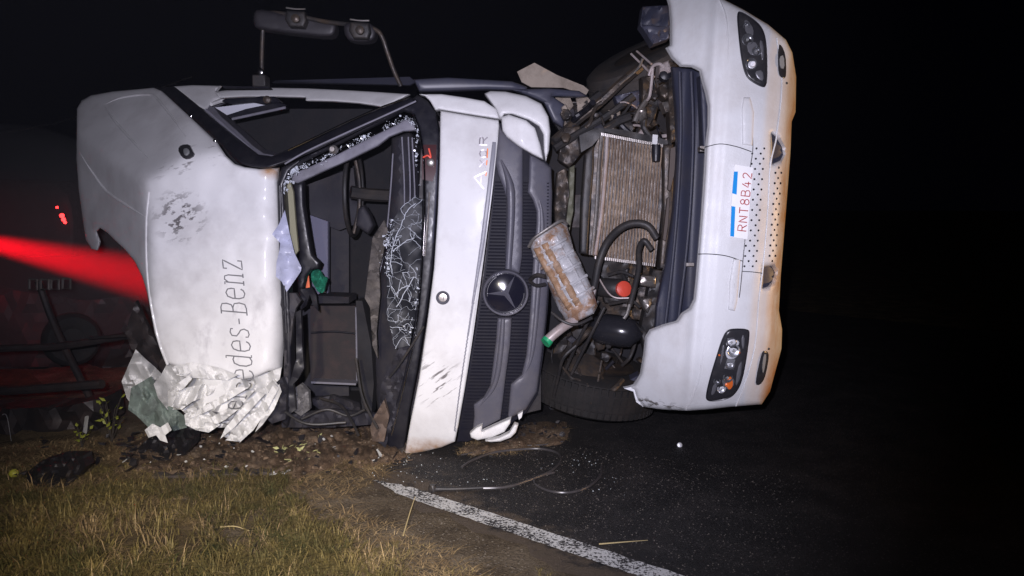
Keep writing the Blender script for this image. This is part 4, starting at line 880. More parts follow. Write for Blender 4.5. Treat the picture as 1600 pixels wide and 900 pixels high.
for k, (o, Y, mt) in enumerate([([(1030, 100), (1045, 94), (1050, 110), (1042, 120), (1030, 116)], 5.3, tank_pipe), ([(1034, 160), (1044, 158), (1050, 172), (1040, 176)], 5.3, metal_light), ([(1030, 135), (1040, 130), (1046, 142), (1040, 156), (1032, 150)], 5.35, metal_dark),
                                ([(995, 172), (1010, 168), (1012, 185), (1000, 190), (992, 186)], 5.4, metal_light), ([(950, 172), (968, 166), (970, 182), (956, 186)], 5.6, tan_foam), ([(1002, 120), (1022, 118), (1030, 160), (1020, 200), (1004, 198)], 5.6, metal_dark),
                                ([(960, 150), (1000, 140), (1000, 170), (966, 168)], 5.8, navy_panel), ([(1004, 10), (1046, 8), (1047, 50), (1020, 66), (1000, 40)], 5.5, navy_plastic), ([(1000, 38), (1046, 42), (1046, 60), (1020, 70)], 5.4, navy_panel),
                                ([(1046, 95), (1058, 100), (1056, 220), (1048, 224), (1044, 150)], 5.3, metal_dark), ([(870, 270), (885, 262), (890, 300), (880, 380), (868, 372), (866, 320)], 5.5, metal_dark), ([(890, 262), (898, 258), (896, 330), (888, 372), (882, 360)], 5.6, mat('olive_bracket', (.13, .13, .09), .6)),
                                ([(880, 200), (905, 196), (920, 212), (908, 240), (890, 262), (872, 250)], 5.6, metal_dark), ([(940, 404), (1020, 414), (1024, 440), (1015, 500), (950, 500), (930, 470)], 5.7, metal_dark), ([(1000, 430), (1026, 432), (1024, 450), (1000, 446)], 5.4, metal_light),
                                ([(1000, 466), (1018, 466), (1018, 474), (1012, 490), (1004, 478)], 5.4, metal_light), ([(936, 400), (960, 398), (985, 408), (980, 440), (950, 446), (936, 430)], 5.55, rubber), ([(940, 440), (970, 436), (975, 470), (945, 474)], 5.5, rubber),
                                ([(855, 540), (900, 500), (935, 520), (930, 560), (880, 620), (850, 625)], 6.0, rubber), ([(1020, 420), (1040, 424), (1035, 520), (1010, 560), (1000, 520)], 5.5, rubber), ([(970, 600), (1000, 585), (1002, 640), (978, 640)], 5.6, navy_panel)]):
    sheet('engine_bracket', o, const(Y), mt, truck, step=6, thick=.12, dent=.05, dscale=9, seed=70 + k, roll=.012, rollw=3)
random.seed(99)
for k in range(52):
    lo = k % 2
    if lo: x, y = random.uniform(862, 1000), random.uniform(425, 625); Y0 = random.uniform(5.45, 5.9)
    else: x, y = random.uniform(868, 1046), random.uniform(110, 215); Y0 = random.uniform(5.45, 5.8)
    if not lo and x < 1012 and y < 160: y += 52
    q = [(x, y, Y0)]; a = random.uniform(0, 6.3) if not lo else random.uniform(1.2, 2.3)
    for j in range(random.choice((2, 3, 4))):
        a += random.uniform(-.6, .6); L = random.uniform(10, 26); x2 = min(1046 if not lo else 1000, max(862, q[-1][0] + math.cos(a) * L)); y2 = min(630 if lo else 218, max((104 if q[-1][0] > 1012 else 160) if not lo else 420, q[-1][1] + math.sin(a) * L))
        q.append((x2, y2, Y0 + random.uniform(-.08, .08)))
    hose(random.choice(('engine_hose', 'engine_pipe', 'engine_cable')), q, random.choice((.006, .009, .014, .022)), random.choice((rubber, rubber, metal_dark, metal_dark, black_trim, tank_pipe)), truck)
for k in range(26):
    lo = k % 2
    x, y = (random.uniform(870, 1005), random.uniform(430, 600)) if lo else (random.uniform(872, 1044), random.uniform(120, 215))
    if not lo and x < 1012 and y < 160: y += 50
    n_ = random.choice((4, 5, 6)); rr = random.uniform(5, 12); o = [(x + rr * random.uniform(.6, 1.2) * math.cos(6.283 * i / n_), y + rr * random.uniform(.6, 1.3) * math.sin(6.283 * i / n_)) for i in range(n_)]
    sheet('engine_bracket', o, const(random.uniform(5.4, 5.75)), random.choice((metal_dark, rubber, metal_dark, interior2, tan_foam if not lo else rubber)), truck, step=5, thick=.06, dent=.03, dscale=9, seed=k, roll=.01, rollw=3)
# cylinder / air vessel and wheel behind
m = MB(); m.tube(PP([(920, 512, 5.6), (960, 516, 5.5), (1004, 524, 5.45)]), .11, 20, True, rs=[.02, .10, .115, .115, .115, .10, .02]); m.build('air_tank', mat('glossy_black_tank', (.018, .018, .022), .22, coat=.4), truck)
m = MB(); m.tube(PP([(928, 448, 5.55), (955, 450, 5.45), (982, 452, 5.42)]), .07, 16, True, rs=[.06, .07, .07, .06]); m.build('filler_neck', rubber, truck)
MB().lathe(P(972, 452, 5.33), (.3, -1, .2), [(.045, 0), (.055, .01), (.055, .035), (.03, .045), (.01, .046)], 18).build('red_cap', red_cap, truck)
hose('coolant_hose', [(1026, 372, 5.05), (1012, 353, 5.05), (990, 349, 5.08), (968, 358, 5.12), (948, 380, 5.18), (936, 410, 5.2), (930, 440, 5.22), (925, 468, 5.25)], .026, rubber, truck, 12)
hose('coolant_hose', [(1018, 390, 5.05), (1006, 376, 5.05), (998, 392, 5.1), (998, 420, 5.15), (990, 455, 5.2), (984, 478, 5.22)], .020, rubber, truck, 10)
hose('hose_end', [(984, 476, 5.21), (980, 490, 5.2), (975, 498, 5.2)], .013, metal_light, truck)
hose('hose_end', [(928, 452, 5.21), (924, 468, 5.2), (920, 478, 5.2)], .018, tank_pipe, truck)
for q in ([(935, 470, 5.3), (920, 500, 5.3), (900, 540, 5.4), (885, 575, 5.5), (870, 612, 5.6), (860, 635, 5.6)], [(945, 480, 5.32), (925, 520, 5.35), (905, 560, 5.45), (890, 590, 5.5), (868, 628, 5.55)], [(900, 540, 5.3), (880, 560, 5.3), (872, 590, 5.4), (865, 620, 5.5)], [(950, 430, 5.4), (970, 425, 5.35), (990, 432, 5.3)], [(952, 475, 5.4), (985, 470, 5.3), (1000, 480, 5.3)]): hose('engine_cable', q, .012, rubber, truck)
MB().tube(PP([(930, 425, 5.3), (955, 462, 5.32), (985, 466, 5.3)]), .006, 6).build('copper_line', tank_pipe, truck)
# mud-stained ribbed tank
def Dt(x, y):
    ax = np.array([842., 378.]); bx = np.array([905., 490.]); d = (bx - ax) / np.linalg.norm(bx - ax); n_ = np.array([-d[1], d[0]])
    s = (np.asarray(x) - ax[0]) * n_[0] + (np.asarray(y) - ax[1]) * n_[1]; l = (np.asarray(x) - ax[0]) * d[0] + (np.asarray(y) - ax[1]) * d[1]
    s = s + 12
    return 4.95 + .12 * np.clip(np.abs(s) / 34, 0, 1) ** 2.5 - .016 * (np.mod(l, 21) < 4) + .012 * (np.abs(s - 5) < 5) + .018 * np.sin(l / 8.) * np.sin(s / 9.)
tk = sheet('ribbed_tank', [(828, 383), (834, 372), (855, 358), (876, 346), (886, 352), (892, 372), (896, 388), (905, 404), (913, 424), (921, 440), (928, 458), (934, 478), (928, 490), (912, 498), (898, 504), (884, 500), (873, 484), (866, 468), (858, 448), (852, 428), (844, 412), (833, 400)], Dt, tank_m, truck, step=3.4, thick=.20, roll=.05, rollw=7, angle=62)
_a = np.array([842., 378.]); _b = np.array([905., 490.]); _d = (_b - _a) / np.linalg.norm(_b - _a); _n = np.array([_d[1], -_d[0]])
def tpt(l, q): return _a + _d * l + _n * (q + 12)
for l in (16, 38, 60, 82, 104):
    c = catmull([tpt(l, q) for q in (-29, -15, 0, 15, 27)], 6); MB().tube(PN(c, Dt(c[:, 0], c[:, 1]) - .002), .012, 8, False).build('tank_rib', tank_m, tk)
for q in (-20, -6, 14):
    c = catmull([tpt(l, q + 1.5 * math.sin(l / 9)) for l in (6, 30, 60, 90, 116)], 8); MB().tube(PN(c, Dt(c[:, 0], c[:, 1]) + .004), .026 if q < 0 else .012, 10, False).build('tank_rib', tank_m if q > 0 else mat('brown_tank_tube', (.30, .18, .10), .45, 0, (.42, .33, .26), .8, 9, bump=.003), tk)
hose('tank_rim', [(826, 386, 4.97), (834, 373, 4.93), (855, 358, 4.92), (877, 345, 4.94), (886, 350, 4.98)], .010, metal_light, truck)
hose('tank_strap', [(862, 488, 4.96), (880, 502, 4.92), (900, 507, 4.92), (925, 497, 4.96)], .010, rubber, truck)
hose('tank_strap', [(828, 437, 5.1), (838, 430, 5.02), (852, 432, 4.98)], .014, rubber, truck)
hose('tank_strap', [(852, 444, 5.0), (838, 446, 5.04), (828, 440, 5.1)], .012, rubber, truck)
hose('tank_outlet', [(898, 500, 5.02), (880, 511, 4.96), (866, 522, 4.94), (856, 531, 4.93)], .032, tank_pipe, truck, 14)
hose('tank_outlet_cap', [(857, 530, 4.93), (854, 534, 4.925), (852, 536, 4.92)], .037, green, truck, 14)
# right front wheel lying flat under the chassis
ax = Vector((.16, -.10, 1)).normalized(); wc = P(925, 597, 5.9)
wheel = MB().lathe(wc, ax, [(.30, -.15), (.42, -.155), (.48, -.12), (.50, -.05), (.50, .05), (.48, .12), (.42, .155), (.30, .15)], 48).build('tyre', tyre_m, truck)
MB().lathe(Vector(wc) + ax * .0, ax, [(.10, .19), (.14, .18), (.20, .13), (.29, .155), (.30, .165)], 36).build('wheel_rim', metal_dark, truck)
m = MB()
for k in range(60):
    a = k * math.pi / 30; u = ax.orthogonal().normalized(); w_ = ax.cross(u); d = u * math.cos(a) + w_ * math.sin(a); t = ax.cross(d)
    for z in (-.09, -.03, .03, .09):
        R = Matrix((d, t, ax)).transposed(); m.box(Vector(wc) + d * .492 + ax * z, .02, .035, .045, R)
m.build('tyre_tread', tyre_m, wheel, kind='stuff')
MB().lathe(P(915, 578, 5.65), (0.2, -.6, .8), [(.16, -.05), (.16, 0), (.12, .05), (.05, .06)], 28).build('brake_drum', metal_dark, truck)
# chassis rails going back into the dark
for q in ([(900, 330, 6.2), (900, 340, 11.0)], [(900, 470, 6.2), (895, 430, 11.0)]):
    a, b = Vector(P(*q[0])), Vector(P(*q[1])); c = (a + b) / 2; m = MB(); m.box(c, .09, (b - a).length, .26, (b - a).to_track_quat('Y', 'Z').to_matrix()); m.build('chassis_rail', wreck_m, truck)

# ---- black grille well above the bumper
def DW(x, y): return 4.95 + .05 * np.abs((y - 310) / 200) ** 2 - .02 * np.sin((x + (y - 100) * .05) / 6.5)
sheet('bumper_grille_well', [(1050, 104), (1088, 106), (1100, 112), (1108, 150), (1110, 190), (1108, 240), (1104, 300), (1098, 390), (1090, 470), (1070, 496), (1045, 510), (1024, 514), (1026, 480), (1040, 410), (1052, 330), (1058, 240), (1056, 170)], DW, navy_plastic, truck, step=4, thick=.05, roll=.02, rollw=5, angle=62)
for q in ([(1080, 112, 4.85), (1083, 200, 4.84), (1080, 300, 4.83), (1072, 400, 4.84), (1060, 500, 4.86)], [(1062, 112, 4.88), (1064, 200, 4.87), (1060, 300, 4.86), (1052, 400, 4.87), (1040, 505, 4.88)]): hose('well_ridge', q, .010, navy_plastic, truck)
sheet('well_step', [(1093, 118), (1106, 150), (1108, 190), (1105, 232), (1098, 232), (1096, 180)], const(4.72), navy_plastic, truck, step=7, thick=.08, roll=.015, rollw=4)
hose('latch_lever', [(1092, 232, 4.62), (1100, 234, 4.58), (1112, 231, 4.52), (1122, 228, 4.47), (1130, 226, 4.45)], .006, metal_dark, truck)
MB().box(P(1097, 233, 4.66), .04, .06, .03).build('latch', metal_light, truck)
MB().box(P(1077, 413, 4.84), .05, .04, .02).build('latch', metal_light, truck)

# ---- bumper
def BE(y): return 1243 - (np.asarray(y, float) - 100) * .072
prof_x = [-260, -215, -180, -150, -128, -116, -102, -84, -70, -46, -41, -33, -25, -18, -10, -2, 8, 20]
prof_y = [.62, .34, .20, .10, .045, .026, .004, 0, 0, .0, .002, .018, .036, .048, .075, .15, .30, .48]
def DBm(x, y):
    x = np.asarray(x, float); y = np.asarray(y, float); u = x - BE(y)
    t = np.abs((y - 312) / 326)
    side_ = .10 * t ** 2 + .42 * np.clip(t - .72, 0, 1) ** 2 / .08 * .35
    mid = np.clip(1 - np.abs(y - 314) / 1e9, 0, 1)
    ridge = -.02 * np.exp(-((u + 128) / 10) ** 2)
    return 4.42 + np.interp(u, prof_x, prof_y) + side_ + ridge
bump_o = [(1040, -12), (1046, 8), (1048, 30), (1048, 70), (1041, 74), (1050, 90), (1064, 103), (1082, 104), (1094, 110), (1098, 128), (1103, 145), (1107, 165), (1107, 195), (1103, 228), (1101, 270), (1097, 330), (1092, 392), (1088, 440), (1085, 468), (1078, 482), (1066, 490), (1058, 502), (1036, 508), (1016, 516), (1009, 527), (1006, 555), (1001, 585), (992, 601), (976, 607), (991, 609), (995, 626), (1006, 636), (1035, 640), (1075, 642), (1105, 640), (1140, 636), (1190, 632), (1203, 612), (1213, 575), (1221, 545), (1222, 515), (1217, 485), (1220, 430), (1228, 330), (1235, 240), (1237, 190), (1243, 175), (1244, 120), (1238, 82), (1228, 62), (1200, 38), (1160, 14), (1125, -4), (1110, -14)]
intake1 = [(1206, 209), (1213, 214), (1222, 230), (1224, 242), (1219, 251), (1207, 256)]
intake2 = [(1193, 417), (1206, 416), (1211, 426), (1207, 440), (1200, 448), (1192, 450)]
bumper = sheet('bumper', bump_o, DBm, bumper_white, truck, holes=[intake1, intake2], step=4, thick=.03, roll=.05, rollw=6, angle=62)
mu = MB(); ys = np.linspace(45, 625, 40)
xe = np.interp(ys, [45, 62, 82, 120, 175, 190, 240, 330, 430, 485, 515, 545, 575, 612, 632], [1205, 1226, 1236, 1242, 1241, 1235, 1233, 1226, 1218, 1215, 1219, 1218, 1210, 1200, 1188]) - 1
ve = PN(np.c_[xe, ys], DBm(xe, ys) + .01); vb = ve + np.array((-.10, .62, 0)); n_ = len(ys)
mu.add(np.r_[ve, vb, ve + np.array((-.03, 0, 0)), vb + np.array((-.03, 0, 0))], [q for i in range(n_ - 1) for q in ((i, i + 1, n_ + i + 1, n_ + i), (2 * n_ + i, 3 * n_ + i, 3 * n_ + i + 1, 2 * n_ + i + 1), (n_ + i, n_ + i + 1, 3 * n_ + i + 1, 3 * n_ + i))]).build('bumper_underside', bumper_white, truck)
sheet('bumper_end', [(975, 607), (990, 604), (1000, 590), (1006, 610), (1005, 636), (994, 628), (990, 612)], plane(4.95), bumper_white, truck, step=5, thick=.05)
for o in (intake1, intake2):
    sheet('air_intake', [(x + (1 if x > 1210 else -1), y) for x, y in o], lambda x, y: DBm(x, y) + .05, navy_plastic, truck, step=6, thick=.02)
# dark backing behind the perforated strips + holes
m = MB()
def hole(px, py, r=.0075):
    Y = float(DBm(np.array([px]), np.array([py]))[0]); m.lathe(P(px, py, Y - .0005), (.12, -1, 0), [(r, -.004), (r, 0.0015), (r * .6, .0016)], 8)
random.seed(5)
for i in range(24):
    y = 232 + i * 8.0; k = i % 2; xo = 1182 - (y - 232) * .070
    for dx in ((-6, 7) if k else (0, 12)): hole(xo + dx, y, .0062)
for i in range(19):
    y = 262 + i * 8.1; xo = 1216.5 - (y - 262) * .070
    for dx in ((-4.5, 4.5) if i % 2 else (0,)): hole(xo + dx, y, .0068)
m.build('perforation_holes', black_trim, bumper, kind='stuff', smooth=False)
# seams on the bumper
def seam(pts, r=.004, mt=black_trim, lift=.0):
    c = catmull(pts, 8); MB().tube(PN(c, DBm(c[:, 0], c[:, 1]) + lift), r, 5, False).build('panel_seam', mt, bumper)
seam([(1101, 230), (1125, 225), (1150, 229), (1174, 237)], .0028)
seam([(1091, 397), (1110, 397), (1135, 400), (1160, 408)], .0028)
seam([(1176, 215), (1176, 236), (1172, 262)], .003); seam([(1164, 374), (1161, 405), (1158, 440), (1155, 465)], .003)
seam([(1160, 424), (1176, 425), (1192, 427)], .0025)
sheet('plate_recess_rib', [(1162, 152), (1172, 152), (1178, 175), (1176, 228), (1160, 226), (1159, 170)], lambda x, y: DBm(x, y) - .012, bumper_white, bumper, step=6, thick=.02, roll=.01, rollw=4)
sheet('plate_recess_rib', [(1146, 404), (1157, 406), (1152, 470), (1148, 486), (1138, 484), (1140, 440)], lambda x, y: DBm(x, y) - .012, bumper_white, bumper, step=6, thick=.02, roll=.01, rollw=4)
# lip of the lower step
c = catmull([(1214, 60), (1222, 130), (1214, 210), (1204, 258), (1200, 330), (1193, 412), (1186, 470), (1180, 540), (1164, 600), (1150, 634)], 10)
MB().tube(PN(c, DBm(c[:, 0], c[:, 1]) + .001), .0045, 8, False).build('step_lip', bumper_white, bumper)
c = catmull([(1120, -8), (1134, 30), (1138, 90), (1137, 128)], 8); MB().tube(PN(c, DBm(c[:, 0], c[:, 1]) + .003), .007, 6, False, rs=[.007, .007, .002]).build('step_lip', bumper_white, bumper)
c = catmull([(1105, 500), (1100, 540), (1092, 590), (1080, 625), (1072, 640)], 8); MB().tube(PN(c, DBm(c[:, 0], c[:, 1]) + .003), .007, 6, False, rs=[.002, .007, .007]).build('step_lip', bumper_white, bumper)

# ---- headlights
def headlight(o, parts, ambers, dark=False):
    h = sheet('headlight', o, lambda x, y: DBm(x, y) - .010, lamp_black, truck, step=5, thick=.05, sm=1, roll=.02, rollw=4)
    cx = sum(p[0] for p in o) / len(o); cy = sum(p[1] for p in o) / len(o)
    for (x, y, r, mt) in parts:
        Y = float(DBm(np.array([float(x)]), np.array([float(y)]))[0]) - .012
        mb = MB().lathe(P(x, y, Y), (.05, -1, .0), [(r, -.005), (r, .004), (r * .9, .006), (r * .75, .001), (r * .4, -.004), (.006, -.004)], 24)
        mb.build('reflector', mt, h)
        MB().lathe(P(x, y, Y - .001), (.05, -1, 0), [(r * .25, -.004), (r * .25, .004), (r * .12, .010)], 12).build('bulb', cloudy, h)
    for (x, y, r) in ambers:
        Y = float(DBm(np.array([float(x)]), np.array([float(y)]))[0]) - .013
        MB().lathe(P(x, y, Y), (.05, -1, .0), [(r, -.004), (r, .002), (r * .5, .006)], 14).build('amber_bulb', amber, h)
    in_ = [(cx + (x - cx) * .93, cy + (y - cy) * .96) for x, y in o]
    c = smooth_line([(cx + (x - cx) * .97, cy + (y - cy) * .985) for x, y in o], True, 2); c = np.r_[c, c[:1]]
    MB().tube(PN(c, DBm(c[:, 0], c[:, 1]) - .012), .004, 6, False, cap=False).build('lens_rim', black_trim, h)
    return h
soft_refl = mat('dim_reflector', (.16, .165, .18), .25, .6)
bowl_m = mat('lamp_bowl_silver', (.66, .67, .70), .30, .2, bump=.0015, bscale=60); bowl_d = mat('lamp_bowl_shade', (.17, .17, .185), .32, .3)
h1 = headlight([(1136, 515), (1150, 513), (1169, 514), (1172, 519), (1168, 550), (1163, 580), (1157, 602), (1148, 616), (1138, 623), (1120, 627), (1104, 627), (1102, 619), (1109, 590), (1120, 555), (1128, 530)],
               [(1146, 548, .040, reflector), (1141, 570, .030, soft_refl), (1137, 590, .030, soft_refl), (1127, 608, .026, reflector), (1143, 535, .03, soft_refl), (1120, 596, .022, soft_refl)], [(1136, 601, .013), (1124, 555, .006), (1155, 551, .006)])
slab('reflector_plate', [tuple(Vector(P(x, y, float(DBm(np.array([float(x)]), np.array([float(y)]))[0]) - .018))) for x, y in ((1137, 560), (1149, 562), (1147, 568), (1135, 566))], .005, reflector, h1)
slab('reflector_plate', [tuple(Vector(P(x, y, float(DBm(np.array([float(x)]), np.array([float(y)]))[0]) - .018))) for x, y in ((1133, 572), (1147, 573), (1146, 577), (1132, 576))], .005, reflector, h1)
def bowl(o, mt, h, lift=.014): sheet('reflector_bowl', o, lambda x, y: DBm(x, y) - lift, mt, h, step=4, thick=.006, sm=1, roll=.006, rollw=3)
bowl([(1134, 534), (1145, 529), (1156, 533), (1154, 541), (1144, 538), (1135, 541)], bowl_m, h1)
bowl([(1134, 543), (1151, 541), (1156, 551), (1151, 562), (1136, 563), (1131, 553)], bowl_m, h1, .0105)
bowl([(1134, 566), (1147, 566), (1148, 573), (1140, 577), (1132, 573)], bowl_m, h1, .011)
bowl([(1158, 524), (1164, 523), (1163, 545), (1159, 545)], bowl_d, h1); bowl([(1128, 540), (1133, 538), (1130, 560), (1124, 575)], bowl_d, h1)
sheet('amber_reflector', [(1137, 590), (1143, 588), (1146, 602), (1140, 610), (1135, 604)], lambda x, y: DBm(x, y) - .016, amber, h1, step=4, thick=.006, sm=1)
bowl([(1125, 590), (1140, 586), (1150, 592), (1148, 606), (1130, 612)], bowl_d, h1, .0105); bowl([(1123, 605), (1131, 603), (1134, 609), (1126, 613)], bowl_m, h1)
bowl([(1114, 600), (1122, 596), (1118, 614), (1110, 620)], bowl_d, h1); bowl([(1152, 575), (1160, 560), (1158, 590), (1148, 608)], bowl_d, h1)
h2 = headlight([(1151, 18), (1158, 18), (1178, 30), (1191, 43), (1197, 62), (1199, 100), (1198, 136), (1190, 136), (1172, 126), (1164, 116), (1158, 90), (1154, 55)],
               [(1174, 100, .035, soft_refl), (1168, 62, .034, soft_refl), (1182, 80, .026, soft_refl), (1166, 40, .02, soft_refl)], [])
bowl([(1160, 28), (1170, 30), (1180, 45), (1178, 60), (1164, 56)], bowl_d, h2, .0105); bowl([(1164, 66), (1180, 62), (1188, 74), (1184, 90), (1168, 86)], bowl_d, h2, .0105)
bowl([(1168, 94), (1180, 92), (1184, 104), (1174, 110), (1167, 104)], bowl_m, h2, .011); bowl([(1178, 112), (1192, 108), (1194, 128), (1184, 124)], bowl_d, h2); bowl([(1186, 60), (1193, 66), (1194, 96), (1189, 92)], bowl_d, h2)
MB().lathe(P(1176, 100, 4.40), (.05, -1, 0), [(.016, 0), (.014, .008), (.004, .01)], 14).build('lit_bulb_glint', mat('bright_bulb_glass', (.9, .9, .95), .1), h2)
def fog(o, bar):
    f_ = sheet('fog_light', o, lambda x, y: DBm(x, y) - .008, lamp_black, truck, step=4, thick=.04, sm=1, roll=.012, rollw=3)
    sheet('fog_lens', bar, lambda x, y: DBm(x, y) - .016, cloudy, f_, step=4, thick=.008, sm=1)
fog([(1191, 548), (1199, 548), (1202, 555), (1199, 575), (1195, 592), (1188, 602), (1180, 602), (1182, 585), (1187, 562)], [(1194, 553), (1198, 554), (1195, 575), (1192, 585), (1191, 572)])
fog([(1216, 68), (1222, 71), (1228, 86), (1229, 110), (1228, 122), (1222, 123), (1216, 116), (1215, 92)], [(1218, 88), (1225, 86), (1226, 108), (1219, 106)])
for (x, y) in ((1229, 130), (1201, 545)): MB().lathe(P(x, y, float(DBm(np.array([float(x)]), np.array([float(y)]))[0]) - .001), (0, -1, 0), [(.007, -.003), (.007, .003), (.003, .004)], 10).build('bolt', metal_dark, truck)

# ---- number plate
def DPl(x, y): return 4.385 + .0003 * np.abs(np.asarray(y, float) - 315) + 0 * np.asarray(x)
pl = sheet('number_plate', [(1148, 257), (1177, 262), (1172, 318), (1168, 374), (1140, 370), (1143, 318)], DPl, plate_w, truck, step=8, thick=.006)
sheet('plate_blue_band', [(1147, 268), (1153, 268), (1151, 304), (1144, 302)], lambda x, y: DPl(x, y) - .003, plate_b, pl, step=6, thick=.002)
sheet('plate_blue_band', [(1143, 322), (1149, 323), (1147, 370), (1141, 369)], lambda x, y: DPl(x, y) - .003, plate_b, pl, step=6, thick=.002)
s = np.array((1166., 362.)); e = np.array((1175., 269.)); word = 'RNT8b42'; gap = .13; tot = sum(GL[c][0] + gap for c in word) - gap; u = (e - s) / tot; x = 0
for ch in word:
    glyph(ch, s + u * x, u * (1 if ch not in 'b' else 1), np.array((-1, -.09)) * 13.5, 1.5, DPl, .004).build('plate_character', plate_r, pl, smooth=False); x += GL[ch][0] + gap

# ---- mirror arm at the top of the cab (upper side of the lying truck)
hose('mirror_arm', [(409, 136, 5.9), (409, 100, 5.85), (410, 60, 5.8), (413, 26, 5.78), (422, 20, 5.76), (460, 24, 5.72), (510, 34, 5.68), (560, 40, 5.62), (586, 46, 5.6), (597, 58, 5.6), (606, 84, 5.62), (616, 112, 5.66), (626, 134, 5.7)], .016, metal_dark, truck, 10)
MB().box(P(408, 128, 5.88), .10, .12, .09).build('mirror_bracket', rubber, truck, bevel=.01)
MB().lathe(P(406, 112, 5.84), (0, -1, 0), [(.03, 0), (.03, .03), (.015, .035)], 12).build('bolt', chrome, truck)
mh = mat('mirror_housing', (.022, .020, .024), .5, 0, (.05, .046, .048), .4, 6)
mr = sheet('mirror', [(396, 22), (402, 14), (430, 18), (480, 26), (520, 32), (526, 40), (523, 54), (512, 58), (470, 54), (430, 49), (400, 44), (396, 36)], const(5.72), mh, truck, step=8, thick=.10, sm=1, roll=.03, rollw=6)
mr2 = sheet('mirror', [(536, 40), (545, 34), (575, 34), (588, 44), (587, 58), (580, 65), (555, 66), (540, 60)], const(5.58), mh, truck, step=7, thick=.09, sm=1, roll=.03, rollw=6)
for (x, y, Y) in ((462, 26, 5.62), (562, 44, 5.50)):
    cl = sheet('mirror_clamp', [(x - 14, y - 10), (x + 14, y - 8), (x + 17, y + 6), (x + 13, y + 17), (x - 10, y + 16), (x - 17, y + 4)], const(Y + .02), rubber, truck, step=5, thick=.07, roll=.02, rollw=4)
    MB().lathe(P(x + 1, y + 4, Y), (0, -1, 0), [(.03, 0), (.03, .03), (.014, .04)], 12).build('clamp_bolt', metal_dark, cl)
    hose('clamp_edge', [(x - 15, y - 14, Y), (x, y - 12, Y), (x + 15, y - 12, Y)], .006, metal_light, cl)

# ---- cab body bulk: closes the shell so nothing floats
slab('underbody', PP([(660, 180, 5.35), (850, 250, 5.4), (845, 640, 5.4), (640, 690, 5.35)]), 1.2, wreck_m, truck)

slab('rear_body_blocker', [(-2.6, 7.08, -.05), (.45, 7.08, -.05), (.45, 7.08, 1.95), (-2.6, 7.08, 1.95)], 2.6, wreck_m, truck)  # unseen rear of the truck, added to keep the red beam off the road
# ================================================================== other things
# dark wreck / trailer lying behind on the left
wk = thing('wrecked_trailer', 'dark wrecked trailer lying behind the crushed roof at the left', 'trailer', (-3.6, 7.2, 0))
def DWk(x, y): return 8.2 + .5 * vnoise(np.asarray(x) / 60., np.asarray(y) / 60., 9) + .002 * (600 - np.asarray(y))
sheet('torn_side_panel', [(-260, 470), (-60, 440), (60, 460), (130, 470), (215, 462), (245, 520), (270, 570), (215, 545), (190, 590), (170, 640), (100, 650), (-40, 665), (-260, 690)], DWk, wreck_m, wk, step=14, thick=.08, dent=.25, dscale=26, angle=25)
sheet('lower_frame', [(-260, 650), (-40, 640), (100, 636), (160, 622), (165, 660), (120, 700), (-40, 730), (-260, 740)], lambda x, y: DWk(x, y) * 0 + 5.75, wreck_m, wk, step=14, thick=.3, dent=.2, dscale=22, angle=25)
MB().lathe(P(112, 530, 6.9), (.8, -1, .1), [(.12, -.10), (.2, -.10), (.235, -.06), (.245, 0), (.235, .06), (.2, .10), (.15, .10), (.1, .06), (.03, .07)], 40).build('tyre', tyre_m, wk)
for q, r in (([(-200, 560, 6.0), (0, 545, 6.1), (100, 540, 6.1), (235, 518, 6.0)], .03), ([(140, 528, 5.9), (200, 524, 5.8), (232, 521, 5.7)], .012), ([(-200, 620, 5.8), (20, 610, 5.8), (160, 600, 5.7)], .035), ([(60, 440, 6.4), (90, 520, 6.3), (150, 640, 6.0)], .03)): hose('frame_tube', q, r, wreck_m, wk)
sheet('bent_plate', [(212, 470), (235, 520), (262, 565), (270, 580), (255, 590), (230, 560), (205, 545), (195, 520), (205, 490)], const(5.7), wreck_m, wk, step=8, thick=.04, dent=.1, dscale=16)
# an inked marking-like bracket row seen faintly
for (x, y) in ((52, 444), (70, 444), (86, 444), (104, 443)):
    a = P(x - 6, y - 8, 6.2); m = MB(); m.tube(PP([(x - 6, y - 8, 6.2), (x + 6, y - 7, 6.2), (x + 6, y + 8, 6.2), (x - 6, y + 8, 6.2), (x - 6, y - 8, 6.2)]), .010, 5, False); m.build('bracket', metal_light, wk)

# small red lamps of a vehicle further back
rv = thing('parked_vehicle', 'dark vehicle in the night behind the truck with small red lamps lit', 'vehicle', (-7.2, 13.0, 0))
sheet('body', [(-60, 300), (-20, 282), (80, 282), (112, 300), (118, 345), (118, 400), (-60, 402)], const(13.2), wreck_m, rv, step=20, thick=1.6, roll=.15, rollw=10)
for (x, y, r) in ((89.5, 324, .022), (97, 337, .040), (99.5, 343, .036), (102, 347.5, .026)):
    MB().lathe(P(x, y, 13.0), (0.1, -1, 0), [(r, 0), (r * .9, .02), (r * .3, .03)], 10).build('red_lamp', red_lamp, rv)
# wire in the distance
w1 = MB().tube(PP([(-60, 214, 16), (0, 208, 15.5), (60, 198, 15), (115, 184, 14.6), (300, 120, 13)]), .008, 5, True)
tag(w1.build('overhead_wire', metal_light, None, own=(0, 0, 0)), 'thin wire stretched across the dark sky behind the roof', 'wire')

